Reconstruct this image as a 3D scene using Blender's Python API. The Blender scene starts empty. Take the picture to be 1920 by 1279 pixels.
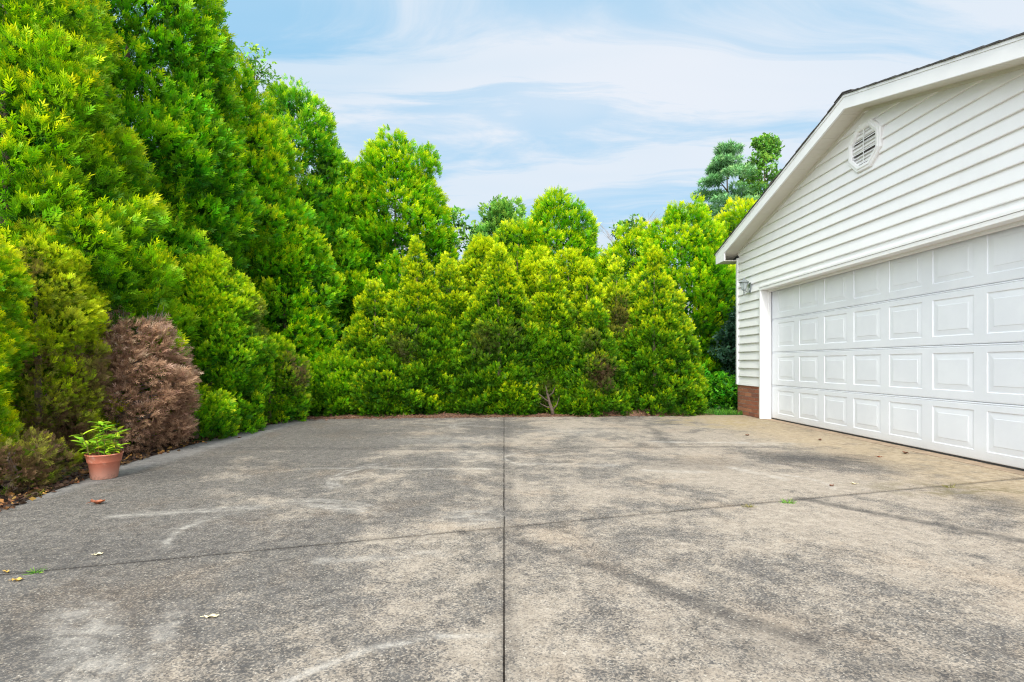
import bpy, bmesh, math, random
import numpy as np
from mathutils import Vector, Matrix
R = math.radians
scene = bpy.context.scene
COL = scene.collection
random.seed(7)

# ------------------------------------------------------------------ helpers
def tag(o, label=None, cat=None, group=None, kind=None):
    if label: o['label'] = label
    if cat: o['category'] = cat
    if group: o['group'] = group
    if kind: o['kind'] = kind
    return o

def empty(name, loc=(0, 0, 0)):
    o = bpy.data.objects.new(name, None)
    o.location = loc
    o.empty_display_size = .2
    COL.objects.link(o)
    return o

def link(name, me, mat, parent=None):
    o = bpy.data.objects.new(name, me)
    COL.objects.link(o)
    for m in (mat if isinstance(mat, (list, tuple)) else [mat]):
        me.materials.append(m)
    if parent:
        o.parent = parent
        p = parent
        off = Vector((0, 0, 0))
        while p:
            off += p.location
            p = p.parent
        o.location = -off          # meshes are written in world coordinates
    return o

def finish(bm, name, mat, parent=None, smooth=False):
    me = bpy.data.meshes.new(name)
    bmesh.ops.recalc_face_normals(bm, faces=bm.faces)
    bm.to_mesh(me); bm.free()
    if smooth:
        for p in me.polygons: p.use_smooth = True
    return link(name, me, mat, parent)

def box(bm, x0, x1, y0, y1, z0, z1):
    vs = [bm.verts.new(p) for p in ((x0,y0,z0),(x1,y0,z0),(x1,y1,z0),(x0,y1,z0),(x0,y0,z1),(x1,y0,z1),(x1,y1,z1),(x0,y1,z1))]
    for f in ((0,3,2,1),(4,5,6,7),(0,1,5,4),(1,2,6,5),(2,3,7,6),(3,0,4,7)):
        bm.faces.new([vs[i] for i in f])
    return vs

def bevel(bm, w, seg=1):
    bmesh.ops.bevel(bm, geom=[e for e in bm.edges], offset=w, segments=seg, affect='EDGES', profile=.6)

def prism_x(bm, poly, x0, x1):
    """poly: list of (y,z); extruded along x"""
    a = [bm.verts.new((x0, y, z)) for y, z in poly]
    b = [bm.verts.new((x1, y, z)) for y, z in poly]
    n = len(poly)
    bm.faces.new(a); bm.faces.new(b[::-1])
    for i in range(n):
        bm.faces.new((a[i], b[i], b[(i+1) % n], a[(i+1) % n]))

def tube(bm, pts, rads, seg=8):
    rings = []
    pts = [Vector(p) for p in pts]
    for i, p in enumerate(pts):
        d = (pts[min(i+1, len(pts)-1)] - pts[max(i-1, 0)]).normalized()
        a = d.cross(Vector((.31, .17, .93)))
        if a.length < 1e-3: a = d.cross(Vector((1, 0, 0)))
        a.normalize(); b = d.cross(a)
        rings.append([bm.verts.new(p + (a*math.cos(t) + b*math.sin(t))*rads[i]) for t in [2*math.pi*k/seg for k in range(seg)]])
    for i in range(len(rings)-1):
        for k in range(seg):
            bm.faces.new((rings[i][k], rings[i][(k+1) % seg], rings[i+1][(k+1) % seg], rings[i+1][k]))
    bm.faces.new(rings[0][::-1]); bm.faces.new(rings[-1])

def lathe(bm, prof, c=(0, 0, 0), seg=40):
    rings = []
    for r, z in prof:
        if r < 1e-5:
            rings.append([bm.verts.new((c[0], c[1], c[2]+z))])
        else:
            rings.append([bm.verts.new((c[0]+r*math.cos(2*math.pi*k/seg), c[1]+r*math.sin(2*math.pi*k/seg), c[2]+z)) for k in range(seg)])
    for i in range(len(rings)-1):
        a, b = rings[i], rings[i+1]
        for k in range(seg):
            k2 = (k+1) % seg
            if len(a) == 1 and len(b) == 1: continue
            if len(a) == 1: bm.faces.new((a[0], b[k], b[k2]))
            elif len(b) == 1: bm.faces.new((a[k], a[k2], b[0]))
            else: bm.faces.new((a[k], a[k2], b[k2], b[k]))

# ------------------------------------------------------------------ node maths
class NB:
    def __init__(s, nt): s.nt = nt; s.N = nt.nodes; s.L = nt.links
    def node(s, t, **kw):
        n = s.N.new(t)
        for k, v in kw.items(): setattr(n, k, v)
        return n
    def put(s, sock, v):
        if hasattr(v, 'is_linked') or isinstance(v, bpy.types.NodeSocket): s.L.new(v, sock)
        else: sock.default_value = v
    def m(s, op, a, b=0.0, c=None, clamp=False):
        n = s.node('ShaderNodeMath', operation=op, use_clamp=clamp)
        s.put(n.inputs[0], a); s.put(n.inputs[1], b)
        if c is not None: s.put(n.inputs[2], c)
        return n.outputs[0]
    def add(s, a, b): return s.m('ADD', a, b)
    def sub(s, a, b): return s.m('SUBTRACT', a, b)
    def mul(s, a, b): return s.m('MULTIPLY', a, b)
    def mx(s, a, b): return s.m('MAXIMUM', a, b)
    def step(s, v, lo, hi, o0=0.0, o1=1.0):
        n = s.node('ShaderNodeMapRange', interpolation_type='SMOOTHSTEP')
        s.put(n.inputs[0], v)
        for i, q in enumerate((lo, hi, o0, o1)): s.put(n.inputs[i+1], q)
        return n.outputs[0]
    def mix(s, f, a, b, mode='MIX'):
        n = s.node('ShaderNodeMix', data_type='RGBA', blend_type=mode)
        s.put(n.inputs[0], f)
        for i, q in ((6, a), (7, b)):
            if isinstance(q, tuple): q = (*q[:3], 1.0)
            s.put(n.inputs[i], q)
        return n.outputs[2]
    def noise(s, vec, scale, detail=4.0, rough=.55, dist=0.0, out=0):
        n = s.node('ShaderNodeTexNoise')
        s.put(n.inputs['Vector'], vec); n.inputs['Scale'].default_value = scale
        n.inputs['Detail'].default_value = detail; n.inputs['Roughness'].default_value = rough
        n.inputs['Distortion'].default_value = dist
        return n.outputs[out]
    def mapping(s, vec, scale=(1,1,1), rot=(0,0,0), loc=(0,0,0)):
        n = s.node('ShaderNodeMapping')
        s.put(n.inputs[0], vec); n.inputs['Scale'].default_value = scale
        n.inputs['Rotation'].default_value = rot; n.inputs['Location'].default_value = loc
        return n.outputs[0]
    def bump(s, h, strength=.3, dist=.01):
        n = s.node('ShaderNodeBump'); n.inputs['Strength'].default_value = strength
        n.inputs['Distance'].default_value = dist; s.put(n.inputs['Height'], h)
        return n.outputs[0]

def newmat(name):
    m = bpy.data.materials.new(name); m.use_nodes = True
    nt = m.node_tree
    b = NB(nt)
    p = nt.nodes['Principled BSDF']
    return m, b, p

def objco(b):
    return b.node('ShaderNodeTexCoord').outputs['Object']

def simple(name, col, rough=.5, var=.12, scale=6, bump=0.0, metal=0.0, dirt=None):
    m, b, p = newmat(name)
    co = objco(b)
    n = b.noise(co, scale, 5, .6)
    f = b.step(n, .3, .7)
    c = b.mix(f, tuple(v*(1-var) for v in col), tuple(min(1, v*(1+var)) for v in col))
    if dirt:
        n2 = b.noise(co, 2.3, 8, .65)
        c = b.mix(b.mul(b.step(n2, .5, .75), .5), c, dirt)
    b.put(p.inputs['Base Color'], c)
    p.inputs['Roughness'].default_value = rough
    p.inputs['Metallic'].default_value = metal
    if bump:
        b.put(p.inputs['Normal'], b.bump(b.noise(co, scale*8, 4), .5, bump))
    return m

# ------------------------------------------------------------------ camera
cam = bpy.data.cameras.new('camera')
cam.sensor_width = 36; cam.lens = 980/1920*36
cam.shift_x = (960-945)/1920; cam.shift_y = (681-639.5)/1920
cam.clip_end = 2000; cam.clip_start = .05
co_ = bpy.data.objects.new('camera', cam); COL.objects.link(co_)
CAMZ = .913
co_.location = (0, 0, CAMZ); co_.rotation_euler = (R(90), 0, 0)
scene.camera = co_

# ------------------------------------------------------------------ sky and sun
SUN = Vector((-.12, -.84, .74)).normalized()
elev = math.asin(SUN.z); azim = math.atan2(SUN.x, SUN.y)
w = bpy.data.worlds.new('World'); scene.world = w; w.use_nodes = True
nt = w.node_tree; nt.nodes.clear(); b = NB(nt)
out = b.node('ShaderNodeOutputWorld'); bg = b.node('ShaderNodeBackground')
sky = b.node('ShaderNodeTexSky', sky_type='NISHITA')
sky.sun_disc = False; sky.sun_elevation = elev; sky.sun_rotation = azim
sky.air_density = 1.0; sky.dust_density = .6; sky.ozone_density = 1.4
gen = b.node('ShaderNodeTexCoord').outputs['Generated']
sep = b.node('ShaderNodeSeparateXYZ'); b.put(sep.inputs[0], gen)
zz = b.m('MAXIMUM', sep.outputs[2], 0.0)
den = b.add(zz, .16)
comb = b.node('ShaderNodeCombineXYZ')
b.put(comb.inputs[0], b.m('DIVIDE', sep.outputs[0], den)); b.put(comb.inputs[1], b.m('DIVIDE', sep.outputs[1], den))
pl = comb.outputs[0]
warp = b.noise(pl, .9, 3, .5, out=1)
plw = b.node('ShaderNodeVectorMath', operation='MULTIPLY_ADD')
b.put(plw.inputs[0], warp); plw.inputs[1].default_value = (.5, .5, 0); b.put(plw.inputs[2], pl)
st = b.mapping(plw.outputs[0], scale=(.55, 2.0, 1), rot=(0, 0, R(-18)), loc=(3.1, 1.7, 0))
c1 = b.noise(st, 1.2, 10, .62, .7)
st2 = b.mapping(plw.outputs[0], scale=(.5, 1.2, 1), rot=(0, 0, R(10)), loc=(-1.3, 4.2, 0))
c2 = b.noise(st2, .9, 4, .5)
cl = b.add(b.mul(b.step(c1, .43, .62), .8), b.mul(b.step(c2, .36, .64), .6))
SKYS = .145
skyc = b.mix(.84, sky.outputs[0], (2.5, 4.8, 6.7))
haze = b.step(zz, 0.0, .45, .42, 0.0)
cl = b.m('ADD', cl, haze, clamp=True)
cloud = b.mix(b.step(c2, .3, .7), tuple(v/SKYS for v in (.74, .84, .94)), tuple(v/SKYS for v in (.91, .92, .97)))
fin = b.mix(b.mul(cl, .86), skyc, cloud)
# added fill light: an unseen bright sky patch high behind the viewpoint
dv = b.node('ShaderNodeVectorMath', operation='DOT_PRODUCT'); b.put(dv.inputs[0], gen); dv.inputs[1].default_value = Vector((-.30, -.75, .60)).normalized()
fill_glow = b.step(dv.outputs['Value'], -.15, 1.0)
fin = b.mix(fill_glow, fin, (18.6, 19.2, 20.0))
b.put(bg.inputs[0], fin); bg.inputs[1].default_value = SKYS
b.L.new(bg.outputs[0], out.inputs[0])

sl = bpy.data.lights.new('sun', 'SUN'); sl.energy = 4.2; sl.angle = R(18); sl.color = (1.0, .95, .85)
so = bpy.data.objects.new('sun', sl); COL.objects.link(so)
so.rotation_euler = SUN.to_track_quat('Z', 'Y').to_euler()
so.location = (-5, -8, 14)

scene.view_settings.view_transform = 'Standard'
scene.view_settings.look = 'None'
scene.view_settings.exposure = 0
scene.render.engine = 'CYCLES'
scene.cycles.use_denoising = True
scene.cycles.denoising_prefilter = 'NONE'
scene.cycles.use_adaptive_sampling = False
w.cycles.sampling_method = 'MANUAL'; w.cycles.sample_map_resolution = 512
scene.cycles.filter_width = 1.15
scene.cycles.sample_clamp_indirect = 4
scene.cycles.max_bounces = 8
scene.cycles.diffuse_bounces = 4
scene.cycles.transmission_bounces = 4

# ------------------------------------------------------------------ ground
def clip_half(poly, a, bb, c):
    """keep a*x+b*y+c >= 0"""
    outp = []
    n = len(poly)
    for i in range(n):
        p, q = poly[i], poly[(i+1) % n]
        dp = a*p[0]+bb*p[1]+c; dq = a*q[0]+bb*q[1]+c
        if dp >= 0: outp.append(p)
        if (dp >= 0) != (dq >= 0):
            t = dp/(dp-dq); outp.append((p[0]+t*(q[0]-p[0]), p[1]+t*(q[1]-p[1])))
    return outp

gm, b, p = newmat('ground_soil')
co = objco(b)
n1 = b.noise(co, 2.5, 8, .65); n2 = b.noise(co, 45, 5, .7)
soil = b.mix(b.step(n2, .35, .7), (.02, .014, .011), (.10, .062, .042))
grs = b.mix(b.step(n2, .3, .7), (.03, .07, .012), (.09, .17, .03))
sx = b.node('ShaderNodeSeparateXYZ'); b.put(sx.inputs[0], co)
far = b.step(b.add(sx.outputs[1], b.mul(n1, 2.0)), 17.0, 20.0)
c = b.mix(far, soil, grs)
b.put(p.inputs['Base Color'], c); p.inputs['Roughness'].default_value = .95
b.put(p.inputs['Normal'], b.bump(n2, .8, .02))
bm = bmesh.new()
xs = [-600, -60, -12, -8, -6, -5, -4.5, -4, -3.7, -3.45, 4.3, 8, 14, 60, 600]
ys = [-600, -30, -4, 0, 3, 6, 8.3, 9.3, 9.8, 10.5, 12, 16, 30, 90, 900]
gv = [[bm.verts.new((x, y, -.03 if (-3.46 <= x <= 14 and -5 < y < 8.5) else .0)) for x in xs] for y in ys]
for j in range(len(ys)-1):
    for i in range(len(xs)-1):
        bm.faces.new((gv[j][i], gv[j][i+1], gv[j+1][i+1], gv[j+1][i]))
tag(finish(bm, 'ground', gm), 'dark soil ground running under the hedges to the horizon', None, None, 'structure')

# concrete material -------------------------------------------------
cm, b, p = newmat('weathered_concrete')
co = objco(b)
sx = b.node('ShaderNodeSeparateXYZ'); b.put(sx.inputs[0], co)
X0, Y0 = sx.outputs[0], sx.outputs[1]
wob = b.noise(co, 1.7, 5, .6, out=1)
wsx = b.node('ShaderNodeSeparateXYZ'); b.put(wsx.inputs[0], wob)
X = b.add(X0, b.mul(b.sub(wsx.outputs[0], .5), .35)); Y = b.add(Y0, b.mul(b.sub(wsx.outputs[1], .5), .35))
Xs = b.add(X0, b.mul(b.sub(wsx.outputs[0], .5), .12)); Ys = b.add(Y0, b.mul(b.sub(wsx.outputs[1], .5), .12))
big = b.noise(co, .75, 7, .62, .6)
med = b.noise(co, 4.2, 8, .68, .3)
mott = b.noise(co, 16, 6, .7, .2)
fine = b.noise(co, 150, 4, .75)
aggv = b.node('ShaderNodeTexVoronoi'); aggv.inputs['Scale'].default_value = 165; b.put(aggv.inputs['Vector'], co)
agg = aggv.outputs['Color']
aggr = b.node('ShaderNodeSeparateColor'); b.put(aggr.inputs[0], agg)

def seg(ax, ay, bx, by, wd, soft=True, x=None, y=None):
    x = X if x is None else x; y = Y if y is None else y
    dx, dy = bx-ax, by-ay; L2 = dx*dx+dy*dy
    t = b.m('DIVIDE', b.add(b.mul(b.sub(x, ax), dx), b.mul(b.sub(y, ay), dy)), L2, clamp=True)
    ex = b.sub(b.sub(x, ax), b.mul(t, dx)); ey = b.sub(b.sub(y, ay), b.mul(t, dy))
    d = b.m('SQRT', b.add(b.mul(ex, ex), b.mul(ey, ey)))
    return b.step(d, wd*.15 if soft else wd*.7, wd, 1.0, 0.0)
def ell(cx, cy, rx, ry, rot=0, hard=.25):
    c_, s_ = math.cos(rot), math.sin(rot)
    dx = b.sub(X, cx); dy = b.sub(Y, cy)
    u = b.m('DIVIDE', b.add(b.mul(dx, c_), b.mul(dy, s_)), rx)
    v = b.m('DIVIDE', b.sub(b.mul(dy, c_), b.mul(dx, s_)), ry)
    d = b.m('SQRT', b.add(b.mul(u, u), b.mul(v, v)))
    return b.step(d, hard, 1.0, 1.0, 0.0)
def arc(cx, cy, r, wd, ang, spread):
    dx = b.sub(Xs, cx); dy = b.sub(Ys, cy)
    d = b.m('SQRT', b.add(b.mul(dx, dx), b.mul(dy, dy)))
    ring = b.step(b.m('ABSOLUTE', b.sub(d, r)), wd*.2, wd, 1.0, 0.0)
    cs = b.m('DIVIDE', b.add(b.mul(dx, math.cos(ang)), b.mul(dy, math.sin(ang))), b.add(d, .001))
    gate = b.step(cs, math.cos(spread), math.cos(spread*.4))
    rip = b.step(b.m('SINE', b.mul(d, 95.0)), -.9, .9, .35, 1.0)
    return b.mul(b.mul(ring, gate), rip)
def mxall(l):
    r = l[0]
    for q in l[1:]: r = b.mx(r, q)
    return r

light_c = b.mix(b.step(mott, .3, .7), (.255, .214, .170), (.375, .322, .260))
dark_c = b.mix(b.step(mott, .3, .7), (.060, .056, .053), (.122, .113, .104))
# overall dirt: darker to the front left, lighter to the right and beside the joint
bias = b.add(b.step(X0, -3.2, 1.8, -.115, .062), b.mul(b.step(Y0, 1.2, 4.5), -.01))
dval = b.add(b.add(b.mul(big, .68), b.mul(med, .47)), bias)
lit = b.step(dval, .475, .70)
speck = b.add(b.mul(b.sub(fine, .5), 1.1), b.mul(b.sub(aggr.outputs[0], .5), .55))
lit = b.m('ADD', lit, b.mul(speck, 1.8), clamp=True)
c = b.mix(lit, dark_c, light_c)
# tan run-off beside the garage
tanm = b.mul(b.step(b.add(X0, b.mul(b.sub(big, .5), 1.6)), 2.75, 3.65), b.step(b.add(med, b.mul(Y0, .015)), .36, .6, .45, 1.0))
tan_c = b.mix(b.step(mott, .3, .72), (.27, .205, .125), (.43, .345, .235))
c = b.mix(b.mul(tanm, .85), c, tan_c)
mossm = b.mul(b.mul(ell(3.2, 8.1, 1.3, 1.3), b.step(med, .42, .62)), .5)
c = b.mix(mossm, c, (.26, .20, .075))
mossm2 = b.mul(b.mul(ell(3.2, 3.75, .9, .35), b.step(med, .45, .6)), .75)
c = b.mix(mossm2, c, (.12, .10, .05))
brm = b.mul(b.step(b.noise(b.mapping(co, (1, 1, 1), (0, 0, 0), (7, 3, 0)), 1.3, 6, .65, .4), .50, .68), .38)
c = b.mix(brm, c, b.mix(lit, (.088, .066, .048), (.36, .275, .195)))
# smooth pale border along the left edge
bord = b.mul(b.step(b.add(X0, b.mul(b.sub(med, .5), .22)), -3.2, -3.0, 1.0, 0.0), .75)
c = b.mix(bord, c, b.mix(b.step(mott, .3, .7), (.165, .158, .150), (.25, .238, .225)))
# dark stains and rubbed-in tracks
darks = mxall([b.mul(ell(2.95, 5.0, .85, .40, R(-18), .1), .95), b.mul(ell(1.75, 4.75, .9, .5, R(5), .1), .55), b.mul(ell(-2.75, 4.25, .55, .35, 0, .1), .65),
    b.mul(seg(0.02, 2.72, .56, 2.18, .075, True, Xs, Ys), .6), b.mul(seg(.56, 2.18, 1.0, 1.72, .085, True, Xs, Ys), .9), b.mul(seg(2.0, 3.5, 2.9, 2.35, .085, True, Xs, Ys), .95), b.mul(seg(1.1, 1.6, 1.5, 1.4, .10), .5),
    b.mul(seg(2.1, 7.6, 1.85, 5.85, .10), .6), b.mul(seg(0, 2.75, 0, 9, .16), .42), b.mul(seg(0, .8, 0, 2.75, .09), .42),
    b.mul(seg(-3.3, 5.6, 3.0, 5.68, .10), .45), b.mul(ell(3.6, 3.35, .7, .35, 0, .1), .5), b.mul(ell(-2.2, 2.5, 1.2, .35, R(10), .1), .45),
    b.mul(ell(-2.0, 6.9, 1.1, .5, 0, .1), .4), b.mul(seg(-3.2, 4.9, -1.2, 4.6, .25), .4), b.mul(ell(.9, 1.75, .5, .28, 0, .1), .35), b.mul(seg(-1.9, 1.75, -1.1, 1.62, .14), .45)])
jl = mxall([b.mul(seg(-2.6, 2.11, 0, 2.89, .013, False, X0, Y0), .8), b.mul(seg(0, 2.89, 4.1, 4.12, .013, False, X0, Y0), .8), b.mul(seg(-2.6, 2.11, 4.1, 4.12, .05, True, X0, Y0), .3), b.mul(seg(-3.3, 5.52, 0, 5.52, .03, True, X0, Y0), .4), b.mul(seg(0, 5.52, 2.85, 5.75, .03, True, X0, Y0), .4), b.mul(seg(0, .5, 0, 8.8, .014, True, X0, Y0), .5)])
darkn = b.mul(darks, b.step(b.add(mott, b.mul(fine, .7)), .5, 1.0, 1.0, .62))
c = b.mix(darkn, c, (.045, .042, .041))
c = b.mix(b.mul(jl, b.step(med, .25, .6, .95, .6)), c, (.030, .028, .027))
# pale scuffs and wash marks
lights = mxall([arc(-1.35, 2.85, .42, .07, R(175), R(62)), arc(-.62, 4.2, .72, .10, R(175), R(50)), arc(-.78, 4.15, .55, .03, R(160), R(70)),
    arc(-1.28, 2.82, .62, .10, R(68), R(48)), arc(.35, 5.0, .36, .06, R(180), R(70)), arc(2.0, 3.95, .42, .05, R(30), R(75)),
    b.mul(seg(-2.3, 3.12, -1.55, 3.3, .10, True, Xs, Ys), .8), b.mul(seg(-1.25, 3.36, -.9, 3.22, .10, True, Xs, Ys), .8), b.mul(seg(-1.7, 4.52, -.1, 4.5, .06, True, Xs, Ys), .7),
    b.mul(seg(.1, 4.72, .95, 4.65, .12, True, Xs, Ys), .6), b.mul(seg(1.2, 4.42, 1.7, 4.36, .09, True, Xs, Ys), .8), b.mul(seg(2.0, 4.55, 2.2, 4.1, .10, True, Xs, Ys), .8),
    b.mul(seg(1.75, 6.05, 2.75, 5.95, .10), 1.0), b.mul(ell(-.18, 3.1, .3, .3, 0, .1), .75), b.mul(ell(-.7, 6.2, 1.0, .6, 0, .1), .55), b.mul(ell(.9, 6.9, 1.0, .6, 0, .1), .5), b.mul(ell(-.3, 5.2, .5, .5, 0, .1), .4),
    b.mul(seg(-1.55, 1.9, -1.2, 1.55, .16, True, Xs, Ys), .75), b.mul(seg(-1.2, 1.92, -1.05, 1.5, .07, True, Xs, Ys), .5), arc(-.1, 1.15, .62, .045, R(130), R(55)), b.mul(seg(-1.35, 7.9, .0, 7.4, .10, True, Xs, Ys), .5),
    arc(-.25, 7.6, .5, .08, R(170), R(70)), b.mul(seg(-.85, 2.42, -.3, 2.5, .07, True, Xs, Ys), .5), b.mul(ell(3.0, 5.85, .55, .22, 0, .1), .8)])
lightn = b.mul(b.mul(lights, b.step(b.noise(b.mapping(co, (1, 2.2, 1), (0, 0, R(35)), (5, 1, 0)), 5.5, 7, .7, .5), .38, .64, .16, .82)), b.step(b.add(mott, b.mul(fine, .9)), .6, 1.1, .12, .85))
c = b.mix(lightn, c, (.44, .41, .365))
# dark pits and pale stones
pit = b.step(fine, .26, .36, 1.0, 0.0)
c = b.mix(b.mul(pit, .6), c, (.06, .058, .055))
stone = b.step(b.add(aggr.outputs[1], b.mul(b.sub(fine, .5), .8)), .93, 1.05)
c = b.mix(b.mul(stone, .55), c, (.52, .48, .41))
b.put(p.inputs['Base Color'], c)
p.inputs['Roughness'].default_value = .88
p.inputs['Specular IOR Level'].default_value = .25
hh = b.add(b.mul(fine, 1.0), b.mul(mott, .6))
b.put(p.inputs['Normal'], b.bump(hh, .45, .006))

# driveway slabs with open joints -------------------------------------
outline = [(-2.95, -3), (8.0, -3), (8.0, 2.6), (4.198, 2.6), (4.198, 9.16), (2.6, 9.02), (1.2, 8.90), (0, 8.78), (-1.6, 8.66), (-3.0, 8.50), (-3.42, 8.36), (-3.49, 7.6), (-3.50, 6.8), (-3.48, 5.7), (-3.40, 4.6), (-3.27, 4.08), (-3.10, 3.2), (-2.98, 2.2)]
G = .0025
def line_half(p, q, side, G=.005):
    nx, ny = -(q[1]-p[1]), (q[0]-p[0]); L = math.hypot(nx, ny); nx /= L; ny /= L
    return (nx*side, ny*side, -(nx*p[0]+ny*p[1])*side - G)
J1 = ((-2.6, 2.13-.02), (4.1, 4.14)); J2L = ((-3.5, 5.52), (0, 5.52)); J2R = ((0, 5.52), (2.85, 5.75))
bm = bmesh.new()
for sx_ in (-1, 1):
    base = clip_half(outline, sx_, 0, -G)
    J2 = J2L if sx_ < 0 else J2R
    for cuts in ([(J1, -1)], [(J1, 1), (J2, -1)], [(J2, 1)]):
        pl_ = base
        for (a_, q_), s_ in cuts: pl_ = clip_half(pl_, *line_half(a_, q_, s_))
        # subdivide edges for slight irregularity
        pts = []
        for i in range(len(pl_)):
            p0, p1 = pl_[i], pl_[(i+1) % len(pl_)]
            n_ = max(1, int(math.hypot(p1[0]-p0[0], p1[1]-p0[1])/.06)) if abs(p0[1]) < 9.3 and p0[1] > .3 and p1[1] > .3 else 1
            for k in range(n_):
                t = k/n_
                jit = .0022 if k else 0
                pts.append((p0[0]+t*(p1[0]-p0[0])+random.uniform(-jit, jit), p0[1]+t*(p1[1]-p0[1])+random.uniform(-jit, jit)))
        top = [bm.verts.new((x, y, 0.004)) for x, y in pts]
        bot = [bm.verts.new((x, y, -.06)) for x, y in pts]
        f = bm.faces.new(top)
        for i in range(len(pts)):
            bm.faces.new((bot[i], bot[(i+1) % len(pts)], top[(i+1) % len(pts)], top[i]))
tag(finish(bm, 'driveway', cm), 'stained grey concrete driveway slabs with dark joints', None, None, 'structure')

# ------------------------------------------------------------------ garage
vinyl = simple('white_vinyl', (.87, .87, .865), .42, .02, 3)
trimm = simple('white_trim', (.85, .85, .845), .45, .02, 3)
soffm = simple('soffit_vinyl', (.70, .675, .60), .55, .02, 3)
# painted door: faint rub marks
doorm, b, p = newmat('door_paint')
co = objco(b)
n = b.noise(co, 1.6, 5, .6); n2 = b.noise(co, 7, 5, .6)
c = b.mix(b.step(n, .35, .7), (.73, .76, .81), (.79, .82, .865))
c = b.mix(b.mul(b.step(n2, .62, .8), .25), c, (.60, .60, .61))
sx = b.node('ShaderNodeSeparateXYZ'); b.put(sx.inputs[0], co)
low = b.mul(b.step(b.add(sx.outputs[2], b.mul(n2, .1)), .0, .26, 1.0, 0.0), .42)
c = b.mix(low, c, (.55, .48, .38))
b.put(p.inputs['Base Color'], c); p.inputs['Roughness'].default_value = .38
b.put(p.inputs['Normal'], b.bump(b.noise(b.mapping(co, (1, 3, 30)), 12, 3), .06, .002))
shing = simple('asphalt_shingle', (.075, .07, .068), .95, .45, 22, .004)
darkm = simple('dark_interior', (.02, .02, .02), .9)
mortar = simple('mortar', (.36, .31, .27), .95, .1, 20)
# brick with per-brick colour
brickm, b, p = newmat('red_brick')
at = b.node('ShaderNodeAttribute', attribute_name='tone')
s3 = b.node('ShaderNodeSeparateColor'); b.put(s3.inputs[0], at.outputs[0])
co = objco(b)
c = b.mix(s3.outputs[0], (.26, .085, .045), (.40, .165, .085))
c = b.mix(b.mul(b.step(s3.outputs[1], .7, 1.0), .7), c, (.15, .06, .045))
c = b.mix(b.mul(b.step(b.noise(co, 60, 5, .7), .45, .75), .35), c, (.42, .25, .17))
b.put(p.inputs['Base Color'], c); p.inputs['Roughness'].default_value = .9
b.put(p.inputs['Normal'], b.bump(b.noise(co, 90, 4), .5, .004))

XW = 4.21            # outer face of the gable wall
YR, ZR, SL = 6.08, 4.05, .297   # ridge line and slope of the roof
YL, YN = 9.42, 2.74  # far and near corners
YO0, YO1 = 3.44, 8.54  # door opening
ZO = 2.10
def zt(y): return ZR - SL*abs(y-YR)
garage = tag(empty('garage', (6.5, 6.08, 0)), 'white vinyl sided garage with shingled gable roof and brick base', 'garage')

# wall body (shell)
bm = bmesh.new()
def zs(y): return zt(y)-.17
prism_x(bm, [(YO1+.04, .0), (YL-.02, .0), (YL-.02, zs(YL)), (YO1+.04, zs(YO1+.04))], XW+.02, XW+.20)
prism_x(bm, [(YN+.02, .0), (YO0-.04, .0), (YO0-.04, zs(YO0-.04)), (YN+.02, zs(YN))], XW+.02, XW+.20)
prism_x(bm, [(YO0-.04, ZO+.04), (YO1+.04, ZO+.04), (YO1+.04, zs(YO1+.04)), (YR, zs(YR)), (YO0-.04, zs(YO0-.04))], XW+.02, XW+.20)
box(bm, XW+.20, 11.8, YL-.2, YL-.02, 0, 2.78)
box(bm, XW+.20, 11.8, YN+.02, YN+.2, 0, 2.78)
box(bm, 11.62, 11.8, YN+.2, YL-.2, 0, 2.78)
finish(bm, 'wall', darkm, garage)

# siding courses on the gable wall: lapped boards as real profile
EXP = .1435
def siding_poly(bm, poly, z0, z1, x, mapf, ex_=0):
    """poly (u,z) of one course: slanted face plus drip lip"""
    vs = []
    for u, z in poly:
        t = (z-z0)/(z1-z0)
        vs.append(bm.verts.new(mapf(u, z, .002 + .026*(1-t) + ex_)))
    bm.faces.new(vs)
    lo = [i for i, (u, z) in enumerate(poly) if z < z0+1e-4]
    if len(lo) == 2:
        a, q = vs[lo[0]], vs[lo[1]]
        ua, ub = poly[lo[0]][0], poly[lo[1]][0]
        # rounded lip: down 4 mm, then back to the wall
        l1 = bm.verts.new(mapf(ua, z0-.008, .0265+ex_)); l2 = bm.verts.new(mapf(ub, z0-.008, .0265+ex_))
        m1 = bm.verts.new(mapf(ua, z0-.010, .0)); m2 = bm.verts.new(mapf(ub, z0-.010, .0))
        bm.faces.new((a, q, l2, l1)); bm.faces.new((l1, l2, m2, m1))
bm = bmesh.new()
mg = lambda u, z, o: (XW+.018-o, u, z)
Z_B = .545
k = 0
while Z_B + k*EXP < 4.0:
    z0, z1 = Z_B+k*EXP, Z_B+(k+1)*EXP
    rects = []
    if z0 < ZO+.075:
        rects += [(YO1+.045, YL-.03, z0, z1), (YN+.03, YO0-.045, z0, z1)]
        if z1 > ZO+.075: rects.append((YO0-.045, YO1+.045, ZO+.075, z1))
    else:
        rects.append((YN+.03, YL-.03, z0, z1))
    pieces = []
    for (u0, u1, a0, a1) in rects:
        if u1-u0 > 3:
            us = (u0+u1)/2+random.uniform(-1.6, 1.6)
            pieces += [(u0, us+.02, a0, a1, 0), (us, u1, a0, a1, .0016)]
        else: pieces.append((u0, u1, a0, a1, 0))
    for (u0, u1, a0, a1, ex_) in pieces:
        if a1-a0 < .004: continue
        poly = [(u0, a0), (u1, a0), (u1, a1), (u0, a1)]
        # keep below the soffit line on both slopes
        poly = clip_half(poly, -SL, -1, (ZR-.172)+SL*YR)
        if len(poly) >= 3: poly = clip_half(poly, SL, -1, (ZR-.172)-SL*YR)
        if len(poly) < 3: continue
        siding_poly(bm, poly, z0, z1, XW, mg, ex_)
    k += 1
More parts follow.
